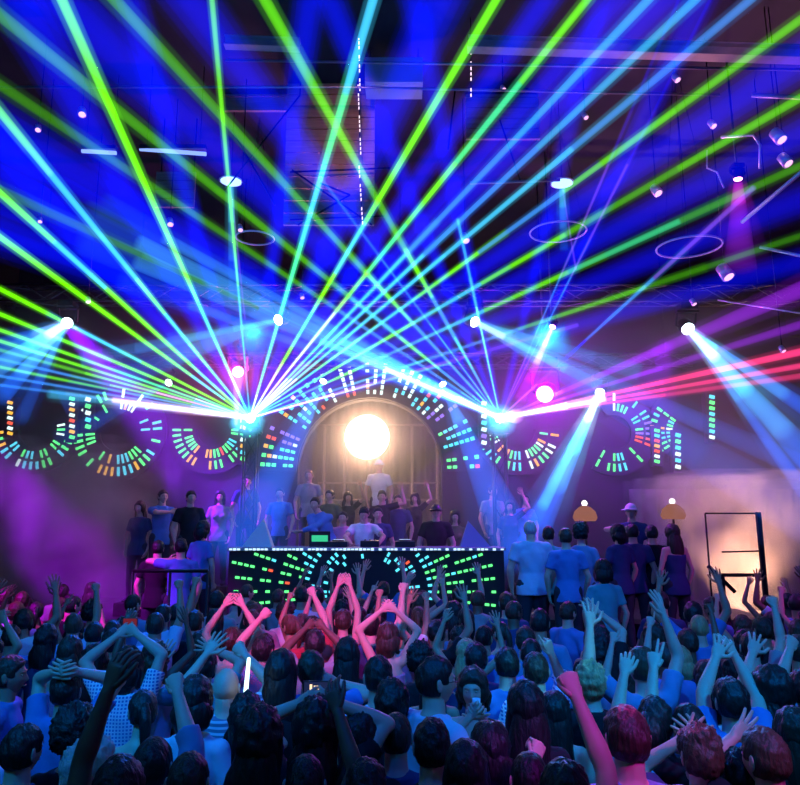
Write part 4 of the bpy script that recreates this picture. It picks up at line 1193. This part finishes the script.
    if hair == 'cap':
        b = MB(); n = 16
        vs = []; fs = []
        for k, rr in enumerate((.078, .150)):
            for i in range(n + 1):
                a = -1.1 + 2.2 * i / n
                for dz in (0, .008): vs.append(M @ V((rr * .95 * math.sin(a), (.03 if k else .0) + rr * math.cos(a) * (1.05 if k else 1.15), .050 - (.012 * k) * math.cos(a) - .02 * abs(math.sin(a)) * k + dz)))
        w_ = 2 * (n + 1)
        for i in range(n):
            a = 2 * i
            fs += [(a + 1, a + 3, a + w_ + 3, a + w_ + 1), (a, a + w_, a + w_ + 2, a + 2), (a + w_, a + w_ + 1, a + w_ + 3, a + w_ + 2)]
        b.add(vs, fs); f.extra.append(('cap_brim', mk(b, 'cap_brim', HAIRC['black']))); f.extra.append(('cap', mk(hair_mesh('cap', M, seed), 'cap', HAIRC['black'])))
    f.M = M; f.L = F_L; f.R = F_R
    return f

def place(f, loc, rz, s_, skin, hairc, shirtc, label, group=None, extra_mats=None, pose_name=None, pants=None):
    def slot(o, m_, i=0):
        o.material_slots[i].link = 'OBJECT'; o.material_slots[i].material = m_
    b = bpy.data.objects.new('person', f.body); COL.objects.link(b)
    b.location = loc; b.rotation_euler = (0, 0, R(rz)); b.scale = (s_,) * 3
    slot(b, SK[skin]); tag(b, label, 'person', group)
    kids = [('shirt', f.shirt, SH[shirtc]), ('trousers', f.pants, pants or PANTS)]
    if f.hair: kids.insert(0, ('hair', f.hair, HAIRC[hairc]))
    for nm, me in f.extra: kids.append((nm, me, (extra_mats or {}).get('cap') or HAIRC[hairc]))
    for nm, me, m_ in kids:
        o = bpy.data.objects.new(nm, me); COL.objects.link(o); o.parent = b; slot(o, m_)
    return b

def to_local(p, loc, rz, s_):
    q = V(p) - V(loc); q.rotate(Matrix.Rotation(-R(rz), 3, 'Z')); return q / s_

def support(x, y):
    for (x0, x1, y0, y1, h) in (RIS_R, RIS_L):
        if x0 - .05 < x < x1 + .05 and y0 - .05 < y < y1 + .05: return h
    return STG if y > 11.35 and -6.7 < x < 5.9 else 0.0
used = []           # (x, y) of everyone standing on the floor
HEADZ = 1.63
def person_at(px, py, label, rz=0, L=None, Rr=None, s_=1.0, hair='short', hairc='black', skin='wh', shirt='black', floor=0.0, Y=None, female=False, group=None, seed=None, **kw):
    """px, py: the middle of the head; arms: (hand kind, (px, py) of the wrist or None, dy, elbow hint)"""
    sd = seed if seed is not None else int(px * 7 + py) % 97
    if Y is None:
        c = PZ(px, py, floor + HEADZ * s_)
    else:
        c = P(px, py, Y); floor = c.z - HEADZ * s_
        sup = support(c.x, c.y); gap = floor - sup
        if gap > .13:
            ob = MB().box((c.x, c.y, sup + gap / 2), (.5, .42, gap - .004), bev=.01).build('stage_crate', BLACK, smooth=False, origin=(c.x, c.y, sup))
            tag(ob, 'black crate under the ' + ' '.join(label.split()[:8]), 'crate')
        else:
            if gap < -.2: print('SUNK', label, round(gap, 2))
            floor = sup
    lean = kw.get('lean', (0, 0)); t = HEADZ - .95
    off = V((lean[0] * t * s_, (lean[1] * t + .02) * s_, 0)); off.rotate(Matrix.Rotation(R(rz), 3, 'Z'))
    loc = V((c.x, c.y, floor)) - off; loc.z = floor
    em = kw.pop('mats', None); pn = kw.pop('pants', None)
    arms = []
    for side, a in ((-1, L), (1, Rr)):
        if a is None: arms.append(('relaxed', None, V((side, -.5, 0)))); continue
        kind, tp = a[0], a[1]; dy = a[2] if len(a) > 2 else .1
        hint = V(a[3]) if len(a) > 3 else V((side * 1.0, .1, -.3))
        arms.append((kind, to_local(P(tp[0], tp[1], c.y + dy), loc, rz, s_), hint))
    near = c.y < 6
    f = figure(arms[0], arms[1], female=female, hair=hair, seed=sd, vox=.011 if near else .014, **kw)
    b = place(f, loc, rz, s_, skin, hairc, shirt, label, group, em, pants=pn)
    used.append((loc.x, loc.y)); b['y'] = 0; del b['y']
    b_f[b.name] = f
    return b, f, Matrix.Translation(loc) @ Matrix.Rotation(R(rz), 4, 'Z') @ Matrix.Scale(s_, 4)
b_f = {}
# ------------------------------------------------------------------ the people one can pick out on the dance floor
UP = (0, 0, -1)
# left part of the dance floor
person_at(10, 676, 'person in a blue polo shirt at the left edge, face turned right and lit magenta', rz=-78, skin='tan', shirt='blue', hair='short', hairc='brown', head_pitch=0,
          Rr=('relaxed', (14, 770), -.25, (0, -1, -.2)))
person_at(67, 692, 'person with short black hair in a blue shirt, both hands clasped behind the head', shirt='blue', L=('relaxed', (56, 672), -.06, (-.7, .5, -1)), Rr=('relaxed', (78, 672), -.06, (.7, .5, -1)), s_=1.0)
pc, fc, mc = person_at(128, 668, 'person in a light plaid shirt holding a camera overhead with both bent arms', shirt='plaid', hair='bob', hairc='black', L=('hold', (117, 636), .12, (-1.2, -.2, -.2)), Rr=('hold', (137, 634), .12, (1.2, -.2, -.2)), sleeve='short')
person_at(152, 768, 'person with cropped black hair in a rolled sleeve denim shirt, right arm raised high', shirt='denim', hair='crop', Rr=('fist', (176, 660), .35, (1, .1, -.2)), sleeve='rolled', s_=.99)
person_at(92, 774, 'person with silvery tousled hair at the bottom left, face turned right', rz=-60, hair='spiky', hairc='grey', shirt='navy', s_=1.0, head_pitch=8)
person_at(74, 735, 'person with a mass of dark curly hair in front of the silver haired one', hair='curly', shirt='black', female=True, s_=.97)
person_at(118, 795, 'person in black whose dark bare arm rises straight up at the left', hair='short', skin='dk', shirt='black', L=('relaxed', (114, 668), .10, (-.3, .2, 0)), sleeve='short', s_=1.02)
person_at(194, 702, 'person with shoulder length black hair in a light blue shirt', hair='bob', shirt='light', female=True, s_=1.02, L=None)
person_at(188, 784, 'person with a smooth rounded dark haircut at the bottom edge beside the denim shirt', hair='crop', hairc='brown', shirt='grey', s_=.98)
person_at(22, 752, 'person in navy behind the tan bare arm at the left edge', hair='short', shirt='navy', s_=.96, rz=-20)
person_at(70, 652, 'person with long dark hair and a magenta rim, behind the clasped hands', hair='long', hairc='brown', shirt='pink', female=True, s_=.98, sleeve='none')
person_at(46, 640, 'person with black wavy hair left of the long haired one in pink', hair='wavy', shirt='navy', female=True, s_=.97)
person_at(94, 635, 'person with black cropped hair under the magenta glow', hair='crop', shirt='blue', s_=.98)
# two raised arms and grey shirt
person_at(226, 688, 'bald person in a grey striped shirt with both arms raised high', hair='bald', shirt='stripe', L=('open', (206, 655), .25, (-1, .3, -.2)), Rr=('fist', (245, 655), .25, (1, .3, -.2)))
person_at(205, 668, 'person with a bare raised right arm left of the bald one', hair='short', shirt='teal', L=('open', (160, 662), .1, (-1, 0, -.5)), Rr=('open', (214, 650), .2, (1, 0, 0)), s_=.97)
person_at(232, 642, 'person with both arms arched over the head, bathed in pink light', hair='short', hairc='brown', shirt='pink', L=('relaxed', (224, 606), .05, (-1.3, 0, .2)), Rr=('relaxed', (243, 606), .05, (1.3, 0, .2)), female=True, sleeve='none')
pg, fg, mg = person_at(262, 652, 'person in pink light with one straight arm up beside the glow stick', hair='short', shirt='pink', L=('fist', (261, 618), .2, (-1, 0, 0)), s_=.98)
person_at(281, 672, 'person with very long straight black hair hanging down the back', hair='long', shirt='black', female=True, s_=1.04)
person_at(312, 630, 'person stretching one straight pink arm far above the crowd', hair='short', shirt='red', Rr=('fist', (313, 592), .15, (.6, 0, 0)), s_=1.0)
person_at(343, 622, 'person with both pink arms curved into a ring above the head', hair='short', hairc='brown', shirt='pink', L=('relaxed', (338, 586), .05, (-1.5, 0, .1)), Rr=('relaxed', (350, 586), .05, (1.5, 0, .1)), sleeve='none', female=True, s_=1.02)
person_at(347, 655, 'person with long black hair just under the ring of pink arms', hair='long', shirt='black', female=True, s_=1.0)
person_at(388, 638, 'person hugging the head with both pink arms right of the centre', hair='bob', hairc='brown', shirt='pink', L=('relaxed', (381, 611), .0, (-1.4, 0, .1)), Rr=('relaxed', (396, 611), .0, (1.4, 0, .1)), sleeve='none', female=True)
person_at(311, 670, 'person tilting the head far back, left hand up beside the face', rz=0, head_pitch=28, hair='short', hairc='brown', shirt='blue', Rr=('open', (336, 682), .1, (1, 0, -.6)), s_=1.02)
pp_, fp, mp = person_at(316, 731, 'person with bushy black hair in black, filming with a phone held over the head', hair='wavy', shirt='black', Rr=('hold', (336, 703), .10, (1.5, .2, -.6)), L=('hold', (299, 704), .10, (-1.5, .2, -.6)), s_=1.03)
person_at(258, 742, 'person with long thick black hair and light blue bare shoulders at the bottom', hair='wavy', shirt='light', female=True, s_=1.05, sleeve='none')
person_at(366, 792, 'person at the bottom edge reaching one dark curved arm up towards the phone', hair='short', shirt='navy', L=('relaxed', (338, 712), .2, (1, .2, 0)), skin='dk', s_=.96)
person_at(305, 786, 'person with a dark crop at the bottom edge below the phone', hair='crop', shirt='black', s_=.97)
person_at(378, 678, 'person with short dark hair and visible left ear in a light blue collared shirt', rz=8, hair='short', shirt='light', hairc='black', s_=1.03, sleeve='long')
person_at(360, 738, 'person with long dark hair leaning beside the raised dark arm', hair='long', shirt='black', female=True, s_=.99)
person_at(396, 738, 'person with a short brown crop in navy left of the glasses wearer', hair='crop', hairc='brown', shirt='navy', s_=.97)
person_at(392, 704, 'person with wavy black hair just below the light blue collar', hair='wavy', shirt='black', female=True, s_=.98)
# centre
pw, fw, mw = person_at(436, 682, 'person with glasses in a light blue shirt, face in profile to the right', rz=-52, head_yaw=22, hair='short', shirt='light', s_=1.07, sleeve='long')
pd, fd_, md = person_at(473, 690, 'smiling person with dark hair facing the camera, both hands raised to a drink', rz=168, hair='bob', hairc='brown', shirt='light', female=True, s_=1.0, L=('hold', (483, 719), -.2, (-1, 0, -1)), Rr=('hold', (470, 717), -.22, (1, 0, -1)), sleeve='none')
person_at(476, 660, 'person with short black hair behind the smiling one', hair='short', shirt='navy', s_=.99)
person_at(507, 666, 'person with short black hair in a blue shirt right of the smiling one', hair='short', shirt='blue', s_=1.0)
person_at(536, 672, 'person in a plaid shirt pointing one bright finger straight up', hair='short', hairc='brown', shirt='plaid', Rr=('point', (551, 653), .15, (.35, .2, -1)), s_=1.0, sleeve='rolled')
person_at(526, 708, 'person with long black hair and black top between plaid shirt and pointing finger', hair='long', shirt='black', female=True, s_=1.03)
person_at(432, 748, 'person with a broad dark crop directly below the glasses wearer', hair='short', shirt='black', s_=.99)
person_at(466, 772, 'person with long black hair at the bottom edge left of centre', hair='long', shirt='black', female=True, s_=.97)
person_at(490, 750, 'person with a dark bob in blue below the drink', hair='bob', shirt='blue', female=True, s_=.97)
person_at(530, 782, 'person in black with a blue sleeved forearm bent before the chest', hair='crop', shirt='blue', Rr=('fist', (534, 762), .3, (-1, 0, -1)), sleeve='long', s_=.96)
person_at(590, 683, 'person looking up, the crown of tousled hair lit cyan', head_pitch=20, hair='spiky', hairc='blond', shirt='black', s_=1.0)
person_at(566, 800, 'person at the bottom raising one thick magenta lit arm', hair='short', shirt='navy', Rr=('fist', (574, 686), .25, (1, .2, .1)), s_=1.02, sleeve='short')
# right part
person_at(627, 740, 'person with a big round head of dark hair rimmed in magenta, nearest on the right', hair='short', hairc='brown', shirt='denim', s_=1.06, stocky=1.12)
person_at(650, 735, 'person behind the magenta rimmed head reaching a pale green lit hand up', hair='crop', shirt='light', L=('relaxed', (624, 668), .25, (-.5, .2, -.2)), s_=.95)
person_at(690, 728, 'person stretching the left arm with fingers pointing up to the left', hair='crop', shirt='black', L=('two', (653, 664), .3, (-.5, .2, -.4)), s_=.98)
person_at(731, 703, 'person with a round black haircut in a blue shirt, two arms raised behind the head', hair='short', shirt='blue', L=('open', (718, 636), .4, (-.8, .3, 0)), Rr=('open', (735, 655), .4, (.8, .3, 0)), s_=1.02, sleeve='short')
person_at(773, 693, 'person with black hair at the right, one long blue arm slanting up left', hair='wavy', shirt='navy', L=('open', (753, 622), .5, (-.6, .3, 0)), s_=1.02)
person_at(806, 692, 'person cut by the right edge with a closed fist in the air', hair='short', shirt='black', L=('fist', (790, 642), .3, (-.6, .2, 0)), s_=1.0)
person_at(700, 757, 'person whose magenta lit open hands frame the face near the bottom right', hair='spiky', hairc='chestnut', shirt='navy', L=('wide', (678, 742), .2, (-1, 0, -.8)), Rr=('open', (706, 745), .3, (1, 0, -.8)), s_=.98)
person_at(765, 760, 'person with magenta rimmed chestnut hair in the bottom right corner, open hand out left', hair='short', hairc='chestnut', shirt='black', L=('open', (733, 738), .25, (-1, 0, -.6)), s_=1.0, rz=20)
person_at(656, 722, 'person with short black hair in front of the blue lit forearms', hair='short', shirt='navy', s_=.98)
person_at(795, 735, 'person with long brown hair cut by the right edge', hair='long', hairc='brown', shirt='black', female=True, s_=.98)
person_at(742, 780, 'person with dark hair at the bottom right in front of the cap', hair='wavy', shirt='navy', female=True, s_=.92)
person_at(600, 640, 'person in black with one straight blue arm up, right of the pointing finger', hair='short', shirt='black', Rr=('open', (598, 612), .2, (.6, 0, 0)), s_=1.0)

# things held by people
def held_phone(M, f, side, label, w_=.075, h_=.15, screen=(.8, .75, .6), sc_=1.5, name='phone', mid=None):
    a = f.R if side > 0 else f.L
    p = a[2] + a[3] * .10
    if mid is not None: p = (f.L[2] + f.L[3] * .1 + f.R[2] + f.R[3] * .1) / 2 + V((0, .03, .02))
    c = M @ p
    t = thing(name, c, label, 'phone' if name == 'phone' else 'camera')
    MB().box(c + V((0, .005, 0)), (h_, .010, w_), bev=.004).build('case', gear, t, smooth=False)
    sb = MB().box(c + V((0, -.002, 0)), (h_ * .9, .004, w_ * .86))
    if name == 'phone':      # the stage seen small on the screen
        for x_, z_, a_, b_ in ((-.035, .008, .012, .03), (-.01, .012, .022, .010), (.012, -.004, .028, .014), (.036, -.012, .016, .010), (-.02, -.016, .018, .007)):
            sb.box(c + V((x_, -.0045, z_)), (a_, .002, b_), mi=1)
    sb.build('screen', [emit('screen_' + name, screen, sc_), emit('screen_spots', (1.0, .7, .45), 1.4)], t, smooth=False)
held_phone(mp, fp, 1, 'phone held sideways over bushy black hair, its small screen glowing warm', screen=(.05, .08, .3), sc_=.25, mid=1)
held_phone(mc, fc, 1, 'camera lifted by the person in plaid, a small red light on it', .07, .11, (.5, .05, .1), .3, 'camera', mid=1)
# glow stick
c0 = mg @ (fg.L[2] + fg.L[3] * .08)
gs = P(253, 700, c0.y - .8); ge = P(253, 655, c0.y - .8)
pgs, fgs, mgs = person_at(246, 718, 'person with black wavy hair raising a white glow stick', hair='wavy', shirt='navy', female=True, Rr=('fist', (254, 712), .25, (1, 0, -1)), s_=.95)
cg = mgs @ (fgs.R[2] + fgs.R[3] * .085)
t = thing('glow_stick', cg, 'upright bright white glow stick held above the bottom left of centre', 'glow stick')
top = V((cg.x + .01, cg.y + .02, cg.z + .24))
MB().tube([V((cg.x, cg.y, cg.z - .06)), cg.lerp(top, .1)], .011).build('handle', gear, t)
MB().tube([cg.lerp(top, .1), top], [.014, .011], round_end=True).build('tube', emit('glowstick', (.6, .95, 1.0), 3), t)
# drink glass
cdk = md @ ((fd_.R[2] + fd_.R[3] * .09 + fd_.L[2] + fd_.L[3] * .09) / 2)
t = thing('drinking_glass', cdk, 'small pale glass held before the chin of the smiling person', 'glass')
MB().lathe([(.018, -.04), (.020, -.036), (.025, .04), (.023, .04), (.017, -.032), (.001, -.032)], cdk, n=16).build('cup', mat('glass_cup', (.8, .85, .9), .15), t)
# glasses
t0 = MB(); Mh = mw @ fw.M
for s_ in (-1, 1):
    t0.torus(Mh @ V((s_ * .032, .104, .006)), .020, .002, 16, 5, rot=(Mh.to_3x3().normalized()))
    t0.tube([Mh @ V((s_ * .052, .102, .008)), Mh @ V((s_ * .082, .0, .006))], .002, 5)
t0.tube([Mh @ V((-.012, .106, .008)), Mh @ V((.012, .106, .008))], .002, 5)
gl = t0.build('eyeglasses', gear); gl.parent = pw; gl.matrix_parent_inverse = mw.inverted()

# ------------------------------------------------------------------ people on the stage and risers
person_at(364, 513, 'DJ in a white T-shirt bending over the mixer in the middle of the booth', rz=180, Y=12.15, hair='short', shirt='white', skin='wh', L=('relaxed', (378, 545), -.35, (-1, 0, 0)), Rr=('relaxed', (352, 545), -.35, (1, 0, 0)), head_pitch=-24, lean=(0, .12), stocky=1.05)
person_at(343, 521, 'guest in mauve standing directly left of the DJ', rz=172, Y=12.5, hair='short', hairc='brown', shirt='pink', s_=.96)
person_at(315, 503, 'person in a blue shirt leaning left over the laptop', rz=170, Y=12.4, hair='short', shirt='blue', lean=(.35, .1), L=('relaxed', (296, 534), -.2, (-1, 0, 0)), Rr=('relaxed', (322, 540), -.3, (1, 0, 0)), s_=1.0, sleeve='long')
person_at(378, 508, 'guest with dark hair peering over the right shoulder of the DJ', rz=185, Y=12.7, hair='short', shirt='navy', s_=1.0)
person_at(436, 514, 'person in a dark cap and black top on the right half of the booth', rz=178, Y=12.1, hair='cap', shirt='black', s_=1.02, mats={'cap': gear}, stocky=1.1)
person_at(382, 497, 'guest in black behind the DJ waving one arm to the right', rz=180, Y=13.6, hair='short', shirt='black', L=('open', (402, 490), 0, (-1, 0, -.5)), s_=1.0)
person_at(379, 466, 'pale shirted guest raised above the others right under the white floodlight', rz=180, Y=14.3, hair='cap', shirt='white', s_=.98, mats={'cap': SH['white']}, floor=0)
person_at(455, 516, 'slim guest in brown light at the right end behind the booth', rz=180, Y=12.9, hair='bob', shirt='olive', s_=.97, female=True)
person_at(309, 476, 'guest with grey clothes far back at the left foot of the arch', rz=180, Y=14.0, hair='short', hairc='blond', shirt='grey', s_=.97)
for k, (px, py, Y, sh_, lab) in enumerate(((330, 496, 13.7, 'olive', 'guest dim in warm haze left of the lamp stand'), (348, 498, 14.0, 'black', 'guest dim in warm haze in front of the lamp stand'), (398, 501, 13.9, 'navy', 'guest dim in warm haze right of the waving arm'), (415, 499, 14.1, 'black', 'guest half hidden behind the dark cap, hand up'), (247, 482, 13.9, 'navy', 'guest in navy far behind the left end of the booth'), (220, 497, 13.6, 'grey', 'guest in grey clothes beside the left truss tower'), (280, 494, 13.5, 'blue', 'guest in blue behind the wedge monitor'), (510, 507, 13.2, 'navy', 'guest washed in blue light beyond the right end of the booth'), (493, 492, 14.0, 'grey', 'guest in grey glimpsed through the blue shaft'), (525, 500, 13.6, 'blue', 'guest in blue light beneath the bright right beam'))):
    person_at(px, py, lab, rz=180 + (k * 37) % 50 - 25, Y=Y, hair=('short', 'long', 'crop', 'bob')[k % 4], shirt=sh_, s_=.95 + (k % 3) * .03, female=k % 4 in (1, 3), L=('open', (px + 13, py - 12), -.1, (-1, 0, -.5)) if k in (1, 3, 7) else None)
# right riser
person_at(530, 531, 'large person in a pale shirt standing with the back turned right of the booth', rz=10, Y=9.75, hair='crop', hairc='grey', shirt='light', s_=1.03, stocky=1.22, skin='wh')
person_at(549, 545, 'person in a teal shirt close behind the large one on the riser', rz=-20, Y=10.2, hair='short', shirt='teal', s_=.98)
person_at(581, 534, 'person with a big dark curly hairdo in a denim jacket on the right riser', rz=-25, Y=9.6, hair='curly', shirt='denim', s_=1.0, female=True, sleeve='long')
WCAP = mat('cap_white', (.7, .68, .72), .7)
person_at(631, 512, 'person in a white cap raised above the group on the right', rz=150, Y=11.0, hair='cap', shirt='navy', mats={'cap': WCAP}, s_=1.0, Rr=('relaxed', (622, 530), -.2, (1, 0, 0)))
person_at(618, 540, 'person with a dark bob in blue shadow on the right riser', rz=20, Y=10.1, hair='bob', shirt='navy', s_=1.0, female=True)
person_at(633, 543, 'person in a navy shirt in the middle of the right riser', rz=-10, Y=10.3, hair='short', shirt='navy', s_=1.0)
person_at(652, 540, 'person with short black hair next to the long haired one on the riser', rz=0, Y=10.4, hair='short', shirt='black', s_=.99)
person_at(673, 543, 'person with very long dark hair at the right end of the riser', rz=15, Y=10.0, hair='long', hairc='brown', shirt='navy', s_=1.0, female=True, sleeve='none')
person_at(566, 549, 'person with brown hair between the teal shirt and the curly hairdo', rz=0, Y=9.3, hair='short', hairc='brown', shirt='blue', s_=.97)
person_at(603, 570, 'short person in teal low in front of the right riser', rz=0, hair='bob', shirt='teal', s_=.98, Y=8.6, female=True)
# left riser
person_at(163, 497, 'person in blue perched high on a block left of the booth', rz=-140, Y=11.9, hair='short', hairc='brown', shirt='blue', s_=.95, Rr=('relaxed', (170, 512), -.1, (1, 0, 0)))
person_at(191, 498, 'person with tan face and black clothes right of the perched one', rz=-150, Y=11.6, hair='short', shirt='black', s_=.95)
person_at(181, 546, 'person in a bright blue shirt on the riser left of the booth', rz=20, Y=9.8, hair='short', shirt='blue', s_=.98, L=('open', (168, 560), .1, (-1, 0, 0)))
person_at(203, 530, 'person with a pale forearm beside the left end of the booth', rz=-30, Y=10.3, hair='bob', shirt='blue', s_=.98, female=True)
person_at(140, 508, 'person in purple shadow furthest left on the raised part', rz=170, Y=11.9, hair='long', shirt='navy', s_=.93, female=True, L=None)
person_at(158, 553, 'person in black in front of the handrail posts', rz=0, Y=10.2, hair='short', shirt='black', s_=.96)

# ------------------------------------------------------------------ the packed rest of the crowd
rnd = random.Random(21)
def rel(side, kind, x, y, z, h=(1, 0, -.4)): return (kind, V((side * x, y, z)), V((side * h[0], h[1], h[2])))
DN = [('relaxed', None, V((-1, -.5, 0))), ('relaxed', None, V((1, -.5, 0)))]
protos = []
PP = [
    ('long black hair, arms down', 'long', True, DN[0], DN[1], 'none', {}),
    ('short hair, arms down', 'short', False, DN[0], DN[1], 'short', {}),
    ('cropped hair, arms down', 'crop', False, DN[0], DN[1], 'short', dict(head_yaw=25)),
    ('wavy hair, arms down', 'wavy', True, DN[0], DN[1], 'short', dict(head_yaw=-15)),
    ('short hair, both arms raised', 'short', False, rel(-1, 'open', .30, .12, 1.88), rel(1, 'open', .26, .12, 1.92), 'short', {}),
    ('long hair, both arms raised', 'long', True, rel(-1, 'relaxed', .22, .1, 1.90), rel(1, 'open', .30, .1, 1.86), 'none', {}),
    ('short hair, one fist raised', 'crop', False, DN[0], rel(1, 'fist', .25, .2, 1.93), 'short', dict(head_pitch=10)),
    ('bob, one arm raised', 'bob', True, rel(-1, 'point', .2, .2, 1.90), DN[1], 'none', {}),
    ('curly hair, arms down', 'curly', True, DN[0], DN[1], 'short', dict(head_yaw=10)),
    ('tied hair, hands above head', 'bun', True, rel(-1, 'relaxed', .05, .05, 1.88, (1.4, 0, 0)), rel(1, 'relaxed', .08, .05, 1.88, (1.4, 0, 0)), 'none', {}),
    ('short hair, phone height hands', 'short', False, rel(-1, 'hold', .08, .35, 1.72), rel(1, 'hold', .08, .35, 1.72), 'short', {}),
    ('ponytail, arms down', 'pony', True, DN[0], DN[1], 'none', dict(head_yaw=-20)),
]
for k, (nm, hr, fem, l_, r_, slv, kw) in enumerate(PP):
    protos.append((nm, figure(l_, r_, female=fem, hair=hr, sleeve=slv, seed=k * 3 + 1, vox=.015, **kw)))
hn = {'long': 'long', 'short': 'short', 'crop': 'cropped', 'wavy': 'wavy', 'bob': 'bobbed', 'curly': 'curly', 'bun': 'pinned up', 'pony': 'tied back'}
def region(x, y):
    u = 400 + 700 * x / (y * .983)
    a = 'left side' if u < 200 else 'left of centre' if u < 400 else 'right of centre' if u < 600 else 'right side'
    d_ = 'front rows' if y < 4.6 else 'middle rows' if y < 6.4 else 'back rows' if y < 8.2 else 'stage rows'
    return a, d_
n_f = 0; labs = set()
y = 3.5
floor_used = list(used)
while y < 10.9:
    hw = y * .62 + .5
    x = -hw + rnd.random() * .3
    step = .44 + .004 * y
    while x < hw:
        xx = x + rnd.uniform(-.09, .09); yy = y + rnd.uniform(-.12, .12)
        x += step * rnd.uniform(.85, 1.25)
        ok = all((xx - a) ** 2 + (yy - b) ** 2 > (.37 + .003 * yy) ** 2 for a, b in floor_used)
        for (x0, x1, y0, y1, h) in (RIS_R, RIS_L):
            if x0 - .28 < xx < x1 + .28 and y0 - .32 < yy < y1 + .3: ok = False
        if -6.9 < xx < 6.2 and yy > 11.0: ok = False
        if yy > 10.3 and 3.3 < xx < 6.5: ok = False
        if -4.4 < xx < -2.2 and abs(yy - 9.15) < .3: ok = False
        if not ok or n_f > 215: continue
        u = 400 + 700 * xx / (yy * .983)
        up_bias = rnd.random()
        if up_bias < (.30 if yy > 4.8 else .06): k = rnd.choice([4, 5, 6, 7, 6, 7, 4, 7, 6, 5, 4, 10, 9] if n_f % 2 else [4, 5, 6, 7])
        else: k = rnd.choice([0, 1, 1, 2, 3, 8, 11, 0, 1])
        shc = rnd.choice(['black', 'navy', 'light', 'grey', 'blue', 'denim', 'navy', 'black', 'blue', 'light', 'white'])
        hc = rnd.choice(['black', 'black', 'brown', 'black', 'brown', 'chestnut', 'blond' if rnd.random() < .3 else 'black'])
        a, d_ = region(xx, yy)
        arms = 'arms down' if k in (0, 1, 2, 3, 8, 11) else {4: 'both arms up', 5: 'both arms up', 6: 'one fist up', 7: 'one finger up', 9: 'hands overhead', 10: 'hands forward'}[k]
        cn = {'black': 'black', 'navy': 'navy', 'grey': 'grey', 'blue': 'blue', 'denim': 'denim blue', 'white': 'white', 'olive': 'olive', 'light': 'pale blue'}[shc]
        lab = '%s with %s %s hair in %s, %s, %s' % ('person', hn[PP[k][1]], hc, cn, arms, d_ + ' ' + a)
        if lab in labs:
            for shc in ('black', 'navy', 'grey', 'blue', 'denim', 'olive', 'light', 'teal', 'white'):
                cn = {'denim': 'denim blue', 'light': 'pale blue'}.get(shc, shc); lab = '%s with %s %s hair in %s, %s, %s' % ('person', hn[PP[k][1]], hc, cn, arms, d_ + ' ' + a)
                if lab not in labs: break
        labs.add(lab)
        if len(lab.split()) > 16: print('LONG', lab)
        s_ = rnd.uniform(.90, 1.01) if PP[k][2] else rnd.uniform(.95, 1.05)
        if yy < 4.6: s_ *= .95
        place(protos[k][1], V((xx, yy, 0)), rnd.gauss(0, 16), s_, rnd.choice(['wh', 'wh', 'tan', 'tan', 'dk']), hc, shc, lab, 'clubgoers in the %s of the packed dance floor, %s' % (d_, a))
        floor_used.append((xx, yy)); n_f += 1
    y += .40 + .004 * y
print('FILLERS', n_f, 'CATALOG', len(used))

for o in []:
    if o.get('label') and not 4 <= len(o['label'].replace('-', ' ').split()) <= 16: print('WORDS', len(o['label'].split()), o['label'])
